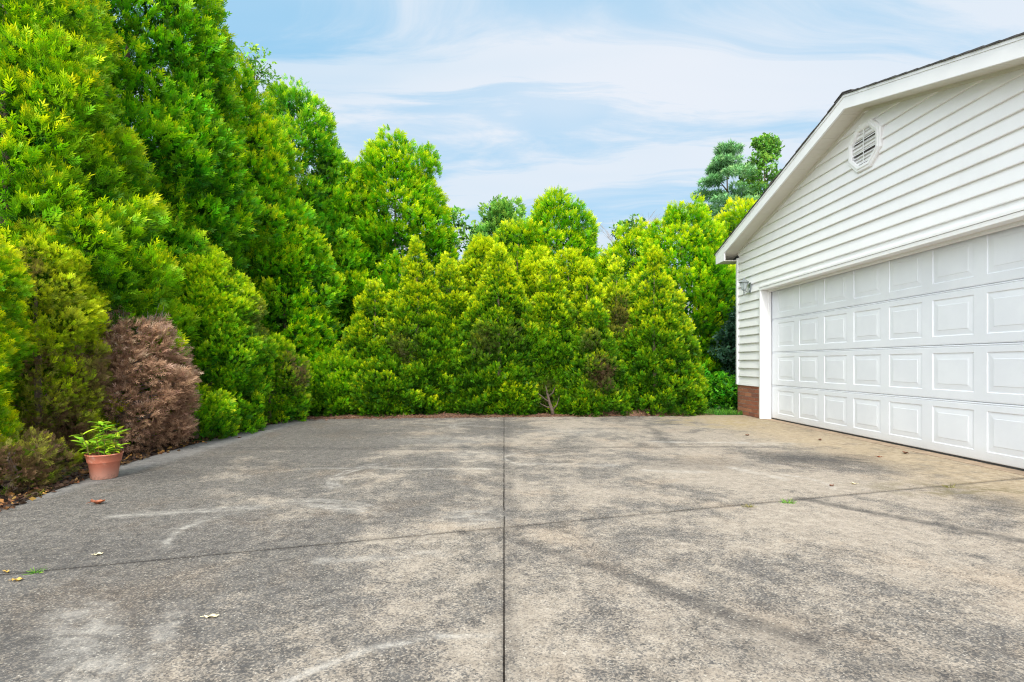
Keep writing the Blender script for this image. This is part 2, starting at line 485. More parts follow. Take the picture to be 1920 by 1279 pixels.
# side walls of the garage
for (yy, sgn) in ((YL-.02, 1), (YN+.02, -1)):
    for k in range(15):
        z0 = Z_B+k*EXP
        z1 = min(z0+EXP, 2.77)
        ms = lambda u, z, o: (u, yy+sgn*(o+.001), z)
        siding_poly(bm, [(XW+.05, z0), (11.78, z0), (11.78, z1), (XW+.05, z1)], z0, z0+EXP, 0, ms)
sid = finish(bm, 'siding', vinyl, garage)

# corner boards, starter strip and J-channels under the rakes
for (ya, yb) in ((YL-.03, YL+.03), (YN-.03, YN+.03)):
    bm = bmesh.new()
    box(bm, XW-.020, XW+.05, ya, yb, Z_B-.015, zs(ya if ya > YR else yb)-.02 if False else 2.80); bevel(bm, .004)
    finish(bm, 'corner_board', trimm, garage)
bm = bmesh.new()
for s_ in (1, -1):
    ye = YL-.03 if s_ > 0 else YN+.03
    prism_x(bm, [(YR, zs(YR)-.002), (YR, zs(YR)-.034), (ye, zs(ye)-.034), (ye, zs(ye)-.002)], XW-.016, XW+.016)
finish(bm, 'rake_channel', soffm, garage)
for ya, yb in ((YO1+.041, YL-.031), (YN+.031, YO0-.041)):
    bm = bmesh.new()
    box(bm, XW-.014, XW+.018, ya, yb, Z_B-.022, Z_B-.008); bevel(bm, .002)
    finish(bm, 'starter_strip', trimm, garage)

# brick base
def bricks(bm, lay, tones, along, u0, u1, z0, z1, fixed, sgn, depth=.09):
    h, L, mo = .057, .203, .010
    row = 0; z = z0
    while z+h <= z1+.03:
        zt_ = min(z+h, z1)
        u = u0 - (L+mo)/2*(row % 2)
        while u < u1:
            a, q = max(u, u0), min(u+L, u1)
            if q-a > .02:
                o = random.uniform(-.002, .002)
                nf = len(bm.faces)
                if along == 'y': box(bm, fixed-o, fixed+depth, a, q, z, zt_)
                else: box(bm, a, q, fixed-depth if sgn > 0 else fixed+o, fixed+o if sgn > 0 else fixed+depth, z, zt_)
                tones.append((random.random(), random.random()))
            u += L+mo
        z += h+mo; row += 1
for spec in (('y', YO1+.042, YL, XW, 0), ('y', YN, YO0-.042, XW, 0), ('x', XW+.095, 11.78, YL, 1)):
    bm = bmesh.new(); tones = []
    bricks(bm, None, tones, spec[0], spec[1], spec[2], .008, Z_B-.025, spec[3], spec[4])
    me = bpy.data.meshes.new('brick_base')
    bm.to_mesh(me); bm.free()
    ca = me.color_attributes.new('tone', 'FLOAT_COLOR', 'POINT')
    arr = np.ones((len(me.vertices), 4), np.float32)
    for i, (a, q) in enumerate(tones): arr[i*8:(i+1)*8, 0] = a; arr[i*8:(i+1)*8, 1] = q
    ca.data.foreach_set('color', arr.ravel())
    bb_ = link('brick_base', me, brickm, garage)
    bm = bmesh.new()
    if spec[0] == 'y': box(bm, XW+.005, XW+.019, spec[1]-.001, spec[2]-.006, 0, Z_B-.024)
    else: box(bm, spec[1]+.005, 11.77, YL-.019, YL-.005, 0, Z_B-.024)
    finish(bm, 'mortar_joint', mortar, bb_)

# door trim
bm = bmesh.new()
for (ya, yb) in ((YO1-.012, YO1+.04), (YO0-.04, YO0+.012)):
    bm = bmesh.new()
    box(bm, XW-.026, XW+.20, ya, yb, 0.004, ZO); bevel(bm, .003)
    jb = finish(bm, 'door_jamb', trimm, garage)
    bm = bmesh.new()
    sy = (ya-.03, ya-.0005) if ya > YR else (yb+.0005, yb+.03)
    box(bm, XW+.095, XW+.135, *sy, 0.004, ZO); bevel(bm, .003)
    finish(bm, 'door_stop', trimm, jb)
bm = bmesh.new()
box(bm, XW-.026, XW+.20, YO0-.04, YO1+.04, ZO+.0005, ZO+.045); bevel(bm, .003)
box(bm, XW-.032, XW+.018, YO0-.045, YO1+.045, ZO+.048, ZO+.068)
box(bm, XW-.022, XW+.018, YO0-.045, YO1+.045, ZO+.069, ZO+.082)
box(bm, XW+.095, XW+.135, YO0+.042, YO1-.042, ZO-.03, ZO)
finish(bm, 'door_header', trimm, garage)

# garage door: four raised panel sections
XD = XW+.150
door = empty('garage_door', (XD, 5.99, 0)); door.parent = garage; door.location = Vector((XD, 5.99, 0))-garage.location
Hs = .535
def rect_loop(bm, y0, y1, z0, z1, x): return [bm.verts.new((x, y, z)) for y, z in ((y0, z0), (y1, z0), (y1, z1), (y0, z1))]
def ring(bm, a, c_):
    for i in range(4): bm.faces.new((a[i], a[(i+1) % 4], c_[(i+1) % 4], c_[i]))
Y_LAST = YO1-.02; Y_FIRST = YO0+.02
pl_l = []
ycur = Y_LAST-.20
for i in range(8):
    pl_l.append((ycur-.47, ycur)); ycur -= .60
pl_l = pl_l[::-1]
for s_ in range(4):
    z0 = .022 + s_*Hs; z1 = z0+Hs-.003
    bm = bmesh.new()
    zp0, zp1 = z0+.088, z1-.075
    ysx = [Y_FIRST] + [v for pr in pl_l for v in pr] + [Y_LAST]
    zsx = [z0+.016, zp0, zp1, z1-.024]
    V = {}
    def vert(y, z, x=XD):
        kk = (round(y, 5), round(z, 5), round(x, 5))
        if kk not in V: V[kk] = bm.verts.new((x, y, z))
        return V[kk]
    for i in range(len(ysx)-1):
        for j in range(3):
            y0, y1, a0, a1 = ysx[i], ysx[i+1], zsx[j], zsx[j+1]
            if j == 1 and (y0, y1) in pl_l:
                L0 = [vert(y0, a0), vert(y1, a0), vert(y1, a1), vert(y0, a1)]
                def ins(d, x): return rect_loop(bm, y0+d, y1-d, a0+d, a1-d, x)
                L1 = ins(.007, XD+.0060); L2 = ins(.016, XD+.0060); L3 = ins(.060, XD+.0025); L4 = ins(.064, XD+.0002)
                ring(bm, L0, L1); ring(bm, L1, L2); ring(bm, L2, L3); ring(bm, L3, L4); bm.faces.new(L4)
            else:
                bm.faces.new((vert(y0, a0), vert(y1, a0), vert(y1, a1), vert(y0, a1)))
    # section edges: rolled lip at the bottom, stepped bead at the top
    def strip(prof):
        prev = None
        for (z, x) in prof:
            cur = (bm.verts.new((x, Y_FIRST, z)), bm.verts.new((x, Y_LAST, z)))
            if prev: bm.faces.new((prev[0], prev[1], cur[1], cur[0]))
            prev = cur
    strip([(z0+.016, XD), (z0+.006, XD+.001), (z0, XD+.008), (z0, XD+.045)])
    strip([(z1-.024, XD), (z1-.020, XD+.006), (z1-.015, XD+.006), (z1-.011, XD), (z1-.004, XD+.001), (z1, XD+.008), (z1, XD+.045)])
    bm.faces.new([bm.verts.new(q) for q in ((XD+.045, Y_FIRST, z0), (XD+.045, Y_LAST, z0), (XD+.045, Y_LAST, z1), (XD+.045, Y_FIRST, z1))])
    finish(bm, 'door_section', doorm, door)
bm = bmesh.new(); box(bm, XD+.002, XD+.04, Y_FIRST, Y_LAST, .006, .0215)
finish(bm, 'weather_seal', simple('black_rubber', (.03, .03, .03), .7), door)
# threshold strip of the garage floor slab
bm = bmesh.new(); box(bm, 4.204, 11.6, YO0-.03, YO1+.03, -.05, .006)
floor = finish(bm, 'garage_floor', simple('garage_floor_concrete', (.33, .24, .16), .9, .25, 8, .003), garage)

# roof
XR = 3.952
roof = empty('roof', (XR, YR, ZR)); roof.parent = garage; roof.location = Vector((XR, YR, ZR))-garage.location
bm = bmesh.new()
NC = 27
for s_ in (1, -1):
    ue = 3.72
    for i in range(NC):
        d0 = ue*(1-i/NC); d1 = ue*(1-(i+1)/NC)   # from eave towards the ridge
        jx = random.uniform(-.006, .004)
        ya, yb = YR+s_*d0, YR+s_*d1
        za, zb = zt(ya), zt(yb)
        prism_x(bm, [(ya, za-.014), (ya+s_*.004, za+.001), (yb, zb-.003), (yb, zb-.014)], XR-.018+jx, 12.05)
for i in range(40):
    x0 = XR-.02+i*.205
    prism_x(bm, [(YR-.15, zt(YR-.15)+.006), (YR, ZR+.006), (YR+.15, zt(YR+.15)+.006), (YR+.15, zt(YR+.15)+.016), (YR, ZR+.018), (YR-.15, zt(YR-.15)+.016)], x0, x0+.2)
finish(bm, 'shingles', shing, roof)
bm = bmesh.new()
YE = 3.675
for s_ in (1, -1):
    ye = YR+s_*YE
    poly = [(YR, ZR-.018), (ye, zt(ye)-.018), (ye, zt(ye)-.178), (YR, ZR-.178)]
    prism_x(bm, poly, XR, XR+.024)
    box(bm, XR+.0245, 12.0, *sorted((ye-s_*.02, ye)), zt(ye)-.175, zt(ye)-.015)
    # thin drip edge above
    prism_x(bm, [(YR, ZR-.0155), (ye+s_*.006, zt(ye)-.0155), (ye+s_*.006, zt(ye)-.045), (YR, ZR-.045)], XR-.006, XR-.0005)
    # boxed return at the eave
    yc = YR+s_*(YL-YR-.035)
    prism_x(bm, [(ye, zt(ye)-.1785), (yc, zt(yc)-.1785), (yc, zt(ye)-.205), (ye, zt(ye)-.205)], XR+.001, XR+.023)
finish(bm, 'fascia', trimm, roof)
# soffit planks with grooves
bm = bmesh.new()
for s_ in (1, -1):
    d = 0.0
    while d < YE-.03:
        d1 = min(d+.0975, YE-.022)
        for (a, q) in ((d, d+(d1-d)*.47), (d+(d1-d)*.5, d1-.004)):
            ya, yb = YR+s_*a, YR+s_*q
            prism_x(bm, [(ya, zt(ya)-.172), (yb, zt(yb)-.172), (yb, zt(yb)-.162), (ya, zt(ya)-.162)], XR+.025, XW+.018)
        d += .0975
    ya, yb = YR, YR+s_*(YE-.022)
    prism_x(bm, [(ya, zt(ya)-.160), (yb, zt(yb)-.160), (yb, zt(yb)-.150), (ya, zt(ya)-.150)], XR+.025, XW+.018)
    # flat eave soffit
    ya, yb = sorted((YR+s_*(YL-YR+.0), YR+s_*(YE-.021)))
    box(bm, XR+.024, 12.0, ya, yb, zt(YR+YE)-.204, zt(YR+YE)-.190)
finish(bm, 'soffit', soffm, roof)

# octagonal gable vent
vent = empty('gable_vent', (XW, 6.09, 3.44)); vent.parent = garage; vent.location = Vector((XW, 6.09, 3.44))-garage.location
def octo(r, x, yc=6.09, zc=3.44, off=22.5): return [(x, yc+r*math.cos(R(off+45*k)), zc+r*math.sin(R(off+45*k))) for k in range(8)]
bm = bmesh.new()
loops = []
for r, x in ((.300, XW+.015), (.300, XW-.018), (.288, XW-.028), (.266, XW-.028), (.260, XW-.034), (.250, XW-.036), (.222, XW-.030), (.216, XW-.022), (.216, XW+.012)):
    loops.append([bm.verts.new(q) for q in octo(r, x)])
for a, q in zip(loops[:-1], loops[1:]):
    for k in range(8): bm.faces.new((a[k], a[(k+1) % 8], q[(k+1) % 8], q[k]))
finish(bm, 'vent_frame', trimm, vent)
bm = bmesh.new()
bm.faces.new([bm.verts.new(q) for q in octo(.218, XW+.008)])
finish(bm, 'vent_screen', simple('vent_dark', (.16, .15, .14), .9), vent)
bm = bmesh.new()
nsl = 9; rr = .216*math.cos(R(22.5))
for i in range(nsl):
    zc = 3.44-rr+(i+.5)*2*rr/nsl
    dz = abs(zc-3.44)
    half = rr if dz < .216*math.sin(R(22.5)) else rr-(dz-.216*math.sin(R(22.5)))
    prev = [( XW+.004, zc+.012), (XW-.020, zc-.010), (XW-.020, zc-.014), (XW+.004, zc+.008)]
    a = [bm.verts.new((x, 6.09-half, z)) for x, z in prev]; q = [bm.verts.new((x, 6.09+half, z)) for x, z in prev]
    bm.faces.new(a); bm.faces.new(q[::-1])
    for k in range(4): bm.faces.new((a[k], q[k], q[(k+1) % 4], a[(k+1) % 4]))
box(bm, XW-.0235, XW-.021, 6.084, 6.096, 3.44-rr, 3.44+rr)
finish(bm, 'louvre', trimm, vent)

# wall lantern
lm = simple('lantern_metal', (.30, .335, .345), .45, .2, 20, 0, .35)
lg, b, p = newmat('lantern_glass')
p.inputs['Base Color'].default_value = (.40, .46, .47, 1); p.inputs['Roughness'].default_value = .15
p.inputs['Alpha'].default_value = .88
lx, ly, lz = XW-.115, 8.92, 2.225
lan = tag(empty('wall_lantern', (XW-.02, ly, lz)), 'small silver grey carriage lantern on the siding left of the garage door', 'lantern')
bm = bmesh.new(); lathe(bm, [(0, -.145), (.012, -.14), (.008, -.12), (.016, -.105), (.010, -.09), (.02, -.07), (.035, -.062), (.040, -.058), (0, -.055)], (lx, ly, lz), 12)
finish(bm, 'finial', lm, lan, True)
bm = bmesh.new(); lathe(bm, [(.036, -.056), (.066, .062)], (lx, ly, lz), 6)
finish(bm, 'glass', lg, lan)
bm = bmesh.new()
for k in range(6):
    a = 2*math.pi*k/6
    tube(bm, [(lx+.037*math.cos(a), ly+.037*math.sin(a), lz-.057), (lx+.068*math.cos(a), ly+.068*math.sin(a), lz+.063)], [.005, .005], 5)
finish(bm, 'cage', lm, lan)
bm = bmesh.new(); lathe(bm, [(0, .064), (.082, .064), (.084, .070), (.060, .092), (.030, .112), (.012, .120), (.014, .132), (.007, .145), (0, .152)], (lx, ly, lz), 12)
finish(bm, 'cap', lm, lan)
bm = bmesh.new()
tube(bm, [(lx+.02, ly, lz-.075), (lx+.06, ly, lz-.10), (XW-.03, ly, lz-.075), (XW-.015, ly, lz-.03)], [.008, .009, .009, .010], 8)
lathe_bm = bm
box(bm, XW-.018, XW+.012, ly-.035, ly+.035, lz-.11, lz+.06)
finish(bm, 'bracket', lm, lan)

# ------------------------------------------------------------------ foliage
def leafmat(name, dark, mid, tip, brown=(.20, .115, .085), trans=.44, rough=.5, hue=.5):
    m, b, p = newmat(name)
    at = b.node('ShaderNodeAttribute', attribute_name='leaf')
    s = b.node('ShaderNodeSeparateColor'); b.put(s.inputs[0], at.outputs[0])
    t, g, br = s.outputs
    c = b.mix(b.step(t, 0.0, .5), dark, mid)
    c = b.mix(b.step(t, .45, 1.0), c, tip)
    hs = b.node('ShaderNodeHueSaturation'); hs.inputs['Saturation'].default_value = 1.0
    b.put(hs.inputs['Hue'], b.step(g, 0, 1, hue-.018, hue+.018)); b.put(hs.inputs['Value'], b.step(b.m('FRACT', b.mul(g, 7.3)), 0, 1, .72, 1.28)); b.put(hs.inputs['Color'], c)
    c = hs.outputs[0]
    bc = b.mix(g, tuple(v*.55 for v in brown), tuple(v*1.35 for v in brown))
    c = b.mix(br, c, bc)
    b.put(p.inputs['Base Color'], c); p.inputs['Roughness'].default_value = rough
    p.inputs['Specular IOR Level'].default_value = .25
    tr = b.node('ShaderNodeBsdfTranslucent'); b.put(tr.inputs[0], c)
    mx = b.node('ShaderNodeMixShader'); mx.inputs[0].default_value = trans
    outn = m.node_tree.nodes['Material Output']
    b.L.new(p.outputs[0], mx.inputs[1]); b.L.new(tr.outputs[0], mx.inputs[2]); b.L.new(mx.outputs[0], outn.inputs[0])
    return m

bark = simple('bark', (.16, .115, .085), .95, .35, 14, .01)
greybark = simple('grey_twig', (.26, .23, .21), .95, .3, 20, .004)

def spray(nb, wd, ang, seed, droop=.22, spread=.5):
    """flat fan of small branchlets growing along +Y; returns verts, quads, tip factor"""
    r = random.Random(seed)
    V, F, T = [], [], []
    def blade(x0, y0, a, L, w_):
        dx, dy = math.sin(a), math.cos(a)
        nx, ny = dy, -dx
        i = len(V)
        z = r.uniform(-.05, .05)
        pts = [(x0, y0, 0), (x0+dx*L*.55+nx*w_, y0+dy*L*.55+ny*w_, z), (x0+dx*L, y0+dy*L, z*2), (x0+dx*L*.55-nx*w_, y0+dy*L*.55-ny*w_, z)]
        for k, q in enumerate(pts):
            V.append((q[0], q[1], q[2]-droop*(q[0]**2+.6*q[1]**2)))
            T.append(min(1, math.hypot(q[0], q[1])))
        F.append((i, i+1, i+2, i+3))
    blade(0, 0, 0, .62, wd)
    blade(0, .5, r.uniform(-.1, .1), .5, wd)
    for k in range(nb):
        s = (k+.6)/(nb+.6)
        sd = 1 if k % 2 else -1
        L = spread*(1-.45*s)*r.uniform(.8, 1.15)
        blade(0, s*.72, sd*ang*r.uniform(.8, 1.15), L, wd*r.uniform(.8, 1.2))
    return np.array(V, np.float32), np.array(F, np.int32), np.array(T, np.float32)
SPRAYS_HI = [spray(9, .042, R(44), s, .22, .46) for s in range(4)]
SPRAYS_MD = [spray(7, .052, R(44), s+10, .22, .46) for s in range(4)]
SPRAYS_LO = [spray(4, .10, R(52), s+20, .3) for s in range(3)]
DEAD = [spray(6, .030, R(38), s+30, .55) for s in range(3)]
def leafshape(seed, w_=.28):
    r = random.Random(seed)
    V, F, T = [], [], []
    for k in range(4):
        a = (k-1.5)*.75+r.uniform(-.2, .2); y0 = .1+.16*k; L = .6*r.uniform(.85, 1.1)
        dx, dy = math.sin(a), math.cos(a); nx, ny = dy, -dx; i = len(V)
        z = r.uniform(-.12, .12)
        for q in ((0, y0, 0), (dx*L*.5+nx*w_*L, y0+dy*L*.5+ny*w_*L, z), (dx*L, y0+dy*L, z-.1), (dx*L*.5-nx*w_*L, y0+dy*L*.5-ny*w_*L, z)):
            V.append(q); T.append(.5+.4*r.random())
        F.append((i, i+1, i+2, i+3))
    return np.array(V, np.float32), np.array(F, np.int32), np.array(T, np.float32)
BROAD = [leafshape(s) for s in range(3)]
def needleshape(seed):
    r = random.Random(seed); V, F, T = [], [], []
    for k in range(9):
        a = r.uniform(-1.2, 1.2); e = r.uniform(-.6, .6); L = r.uniform(.6, 1.0)
        d = Vector((math.sin(a)*math.cos(e), math.cos(a)*math.cos(e), math.sin(e)))*L
        n = d.cross(Vector((r.random(), r.random(), r.random()))).normalized()*.045
        i = len(V)
        for q in (Vector(), d*.5+n, d, d*.5-n): V.append(tuple(q)); T.append(.5)
        F.append((i, i+1, i+2, i+3))
    return np.array(V, np.float32), np.array(F, np.int32), np.array(T, np.float32)
NEEDLE = [needleshape(s) for s in range(3)]

def norm(a): return a/np.maximum(np.linalg.norm(a, axis=-1, keepdims=True), 1e-6)

class Foliage:
    def __init__(s): s.V = []; s.F = []; s.A = []; s.n = 0
    def add(s, tmpls, P, Gd, size, tip, rnd, brown, rng, nref=None):
        n = len(P)
        if not n: return
        pick = rng.integers(0, len(tmpls), n)
        ref = rng.normal(size=(n, 3)) if nref is None else nref + rng.normal(size=(n, 3))*.5
        for ti, (tv, tf, tt) in enumerate(tmpls):
            i = np.where(pick == ti)[0]
            if not len(i): continue
            Yv = norm(Gd[i]); Zv = norm(np.cross(ref[i], Yv)); Xv = np.cross(Yv, Zv)
            sz = size[i][:, None, None]
            W = P[i][:, None, :] + sz*(tv[None, :, 0:1]*Xv[:, None] + tv[None, :, 1:2]*Yv[:, None] + tv[None, :, 2:3]*Zv[:, None])
            K = len(tv)
            off = s.n + np.arange(len(i))*K
            s.F.append((tf[None]+off[:, None, None]).reshape(-1, 4))
            s.V.append(W.reshape(-1, 3))
            A = np.ones((len(i), K, 4), np.float32)
            A[..., 0] = np.clip(tip[i][:, None]*(.45+.75*tt[None]), 0, 1)
            A[..., 1] = rnd[i][:, None]; A[..., 2] = brown[i][:, None]
            s.A.append(A.reshape(-1, 4)); s.n += len(i)*K
    def build(s, name, mat, parent):
        V = np.concatenate(s.V).astype(np.float32); F = np.concatenate(s.F).astype(np.int32); A = np.concatenate(s.A)
        me = bpy.data.meshes.new(name)
        me.vertices.add(len(V)); me.vertices.foreach_set('co', V.ravel())
        me.loops.add(F.size); me.loops.foreach_set('vertex_index', F.ravel())
        me.polygons.add(len(F)); me.polygons.foreach_set('loop_start', np.arange(0, F.size, 4, dtype=np.int32))
        me.update(calc_edges=True)
        ca = me.color_attributes.new('leaf', 'FLOAT_COLOR', 'POINT')
        ca.data.foreach_set('color', A.astype(np.float32).ravel())
        return link(name, me, mat, parent)

CAMP = np.array((0, 0, CAMZ))
TOTAL = [0]
def conifer(name, label, cat, x, y, H, prof, rx, ry, cs, dens, ss, mat, tm=None, group=None, seed=1, brown=(), gap=0.0, upness=.9, tipbase=0.0, lean=(0, 0), trunk=True, zlo=.05, plumes=(), tiptop=.25, brownall=0.0, flat=None, crown_name='crown', trunk_r=.07, axis_len=1.35, core=True, lobe=.16):
    rng = np.random.default_rng(seed)
    tm = tm or SPRAYS_MD
    root = tag(empty(name, (x, y, 0)), label, cat, group)
    pt = np.array([q[0] for q in prof]); pr = np.array([q[1] for q in prof])
    # clump centres by dart throwing on the envelope; lobes make every outline its own
    lob = [(rng.integers(1, 4), rng.uniform(3, 9), rng.uniform(0, 6.28), rng.uniform(.3, 1)) for _ in range(5)]
    def wob(t, a): return 1+lobe*sum(w_*math.sin(n_*a+f_*t*H/3+p_) for n_, f_, p_, w_ in lob)/2.2
    tt = np.linspace(0, 1, 200); rr_ = np.interp(tt, pt, pr)+.06
    cdf = np.cumsum(rr_); cdf /= cdf[-1]
    C = []
    rmean = (rx+ry)/2
    area = 2*math.pi*rmean*np.mean(rr_)*H
    target = int(area/(cs*cs*.42))
    tries = 0
    pts = np.empty((0, 3)); outs = []; ts = []
    cand_t = np.interp(rng.random(target*8), cdf, tt); cand_a = rng.random(target*8)*2*math.pi
    acc = []
    for t, a in zip(cand_t, cand_a):
        r = np.interp(t, pt, pr)*wob(t, a)
        ox, oy = math.cos(a), math.sin(a)
        pnt = np.array((x+lean[0]*t*H+rx*r*ox, y+lean[1]*t*H+ry*r*oy, zlo+t*(H-zlo)))
        tocam = CAMP-pnt; tocam /= np.linalg.norm(tocam)
        if ox*tocam[0]+oy*tocam[1] < -.45 and rng.random() < .6: continue
        if acc and np.min(np.sum((np.array(acc)-pnt)**2, 1)) < (cs*.62)**2: continue
        acc.append(pnt); outs.append((ox, oy, 0)); ts.append(t)
        if len(acc) >= target: break
    acc.append(np.array((x+lean[0]*H, y+lean[1]*H, H-cs*.4))); outs.append((0, 0, 1)); ts.append(1.0)
    for (px_, py_, pz_) in plumes:
        acc.append(np.array((px_, py_, pz_))); outs.append((0, 0, 1)); ts.append(1.0)
    fo = Foliage()
    for ci in range(len(acc)):
        c = acc[ci]; o = np.array(outs[ci], float); t = ts[ci]
        if gap and rng.random() < gap: continue
        cr = cs*.5*rng.uniform(.75, 1.3)
        prot = rng.uniform(-.9, .75)
        c = c + o*cr*(prot*.62-.35) + rng.normal(size=3)*cs*.08
        ax = norm(o*.5+np.array((0, 0, upness))+rng.normal(size=3)*.15)
        FS = .80 if H > 2.5 and cs > .3 else .84
        m = int(dens*cr*cr*4*1.35)
        d = norm(rng.normal(size=(m, 3)))
        back = (d@o) < -.25
        d[back] -= 2*(d[back]@o)[:, None]*o[None]
        rad = cr*rng.uniform(.55, 1.0, m)**.6
        P = c + d*rad[:, None]
        P += (ax[None]*((d@ax)[:, None]))*rad[:, None]*(axis_len-1)
        Gd = norm(d*.65 + ax[None]*.75 + rng.normal(size=(m, 3))*.32)
        if flat: Gd = norm(d*.9 + ax[None]*.25 + rng.normal(size=(m, 3))*.45)
        up = d@norm(o*.45+np.array((0, 0, .8)))
        rel = rad/cr
        cl_b = rng.uniform(-.12, .12)+.15*prot
        tip = np.clip(.16+.46*np.clip(up, -.6, 1)+.35*(rel-.7)+tiptop*max(0, t-.35)/.65+tipbase+cl_b+rng.normal(size=m)*.13, 0, 1)  # upper, outer and protruding sprays coloured brighter: painted light as well as young tips
        br = np.zeros(m)
        for (bx, by, bz, brd, amt) in brown:
            dd = np.linalg.norm((P-np.array((bx, by, bz)))/np.array((1, 1, 1.25)), axis=1)
            br = np.maximum(br, amt*np.clip(1.6-1.6*dd/brd+rng.normal(size=m)*.35, 0, 1))
        br = np.where(rng.random(m) < brownall, .8, br)
        fo.add(tm, P, Gd, ss*FS*np.clip(rng.lognormal(0, .26, m), .5, 1.5), tip, rng.random(m), br, rng)
    # sparse interior sprays, coloured dark to paint in the crown's inner shade
    if core:
        m = int(area*26)
        t = np.interp(rng.random(m), cdf, tt); a = rng.random(m)*2*math.pi; q = rng.uniform(.45, .86, m)
        r = np.interp(t, pt, pr)
        P = np.stack([x+lean[0]*t*H+rx*r*q*np.cos(a), y+lean[1]*t*H+ry*r*q*np.sin(a), zlo+t*(H-zlo)*.97], 1)
        if gap:
            keep = rng.random(m) > gap*1.5; P = P[keep]; a = a[keep]; m = len(P)
        Gd = norm(np.stack([np.cos(a), np.sin(a), np.full(m, .5)], 1)+rng.normal(size=(m, 3))*.6)
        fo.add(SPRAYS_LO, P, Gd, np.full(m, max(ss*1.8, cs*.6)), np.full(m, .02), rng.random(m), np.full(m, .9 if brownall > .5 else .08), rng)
    fo.build(crown_name, mat, root)
    TOTAL[0] += sum(len(f) for f in fo.F)
    if trunk:
        r2 = random.Random(seed)
        bm = bmesh.new()
        n = 7
        pts = [(x+lean[0]*H*.9*k/n+r2.uniform(-.02, .02), y+lean[1]*H*.9*k/n+r2.uniform(-.02, .02), -.03+H*.92*k/n) for k in range(n+1)]
        tube(bm, pts, [trunk_r*(1-.85*k/n) for k in range(n+1)], 8)
        for k in range(10):
            t = r2.uniform(.12, .85); a = r2.uniform(0, 6.28); r = float(np.interp(t, pt, pr))
            base = Vector((x+lean[0]*H*t, y+lean[1]*H*t, H*t*.95))
            L = Vector((math.cos(a)*rx*r*.8, math.sin(a)*ry*r*.8, H*.06))
            tube(bm, [base, base+L*.5+Vector((0, 0, .03)), base+L], [trunk_r*.3*(1-.6*t), trunk_r*.2*(1-.6*t), .006], 5)
        finish(bm, 'trunk', bark, root, True)
    return root

# greens (linear): raised above leaf albedo; dark-to-tip tones carry painted shade and light
M_TALL = leafmat('arborvitae_green', (.030, .155, .004), (.165, .480, .003), (.70, .82, .005))
M_DEEP = leafmat('arborvitae_deep_green', (.034, .175, .008), (.155, .470, .009), (.58, .78, .010))
M_GOLD = leafmat('arborvitae_yellow_green', (.045, .180, .004), (.240, .510, .003), (.84, .86, .004))
M_HEDGE = leafmat('clipped_hedge_green', (.026, .105, .004), (.135, .345, .005), (.72, .80, .006), brown=(.17, .10, .06))
M_LOW = leafmat('low_hedge_green', (.034, .150, .005), (.175, .450, .005), (.64, .78, .008), brown=(.19, .11, .07))
M_OLIVE = leafmat('olive_hedge', (.120, .200, .008), (.40, .56, .009), (.72, .82, .010), brown=(.20, .105, .07))
M_DEAD = leafmat('dead_foliage', (.11, .068, .042), (.38, .225, .14), (.60, .43, .32), brown=(.46, .275, .165), trans=.15, rough=.9)
M_PINE = leafmat('pine_needles', (.10, .25, .10), (.27, .55, .20), (.46, .72, .28), trans=.2)  # greens lightened to paint in the haze of distance
M_BROAD = leafmat('broadleaf_green', (.05, .15, .02), (.20, .46, .06), (.42, .64, .08), trans=.3)
M_HOLLY = leafmat('holly_leaf', (.015, .05, .03), (.05, .14, .075), (.14, .27, .17), trans=.08, rough=.3)
M_BRIGHT = leafmat('shrub_bright_green', (.02, .13, .006), (.11, .46, .012), (.28, .64, .02))

CONE = [(0, .92), (.12, 1.0), (.35, .92), (.6, .70), (.8, .43), (.93, .2), (1, .03)]
FULL = [(0, .9), (.2, 1.0), (.5, .92), (.75, .66), (.9, .38), (1, .06)]
ROUND = [(0, .8), (.25, 1), (.6, .95), (.8, .75), (.93, .42), (1, .08)]
CLIP = [(0, .98), (.15, 1.0), (.38, .88), (.56, .58), (.74, .33), (.90, .13), (1, .02)]

TALLG = 'tall arborvitae trees screening the driveway'
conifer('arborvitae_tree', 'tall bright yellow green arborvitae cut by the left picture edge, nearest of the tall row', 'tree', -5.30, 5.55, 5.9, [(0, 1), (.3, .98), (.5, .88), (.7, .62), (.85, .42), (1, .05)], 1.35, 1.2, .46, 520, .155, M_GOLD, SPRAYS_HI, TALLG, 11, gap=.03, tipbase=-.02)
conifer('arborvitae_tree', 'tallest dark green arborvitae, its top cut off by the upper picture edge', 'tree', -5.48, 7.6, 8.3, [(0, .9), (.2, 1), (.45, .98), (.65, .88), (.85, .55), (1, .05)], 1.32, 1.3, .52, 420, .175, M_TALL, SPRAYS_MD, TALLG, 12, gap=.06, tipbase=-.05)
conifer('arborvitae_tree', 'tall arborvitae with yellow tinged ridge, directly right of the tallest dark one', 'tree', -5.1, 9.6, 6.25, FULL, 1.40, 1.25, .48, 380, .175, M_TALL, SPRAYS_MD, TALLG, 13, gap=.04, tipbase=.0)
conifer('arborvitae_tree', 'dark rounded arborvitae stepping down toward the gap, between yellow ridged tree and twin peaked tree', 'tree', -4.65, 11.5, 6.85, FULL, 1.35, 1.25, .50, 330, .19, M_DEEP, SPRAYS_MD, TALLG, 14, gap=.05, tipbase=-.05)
conifer('arborvitae_tree', 'lower arborvitae filling the dip left of the twin peaked tree', 'tree', -3.75, 11.9, 5.6, FULL, 1.15, 1.0, .46, 330, .19, M_TALL, SPRAYS_MD, TALLG, 15, gap=.05, tipbase=-.02)
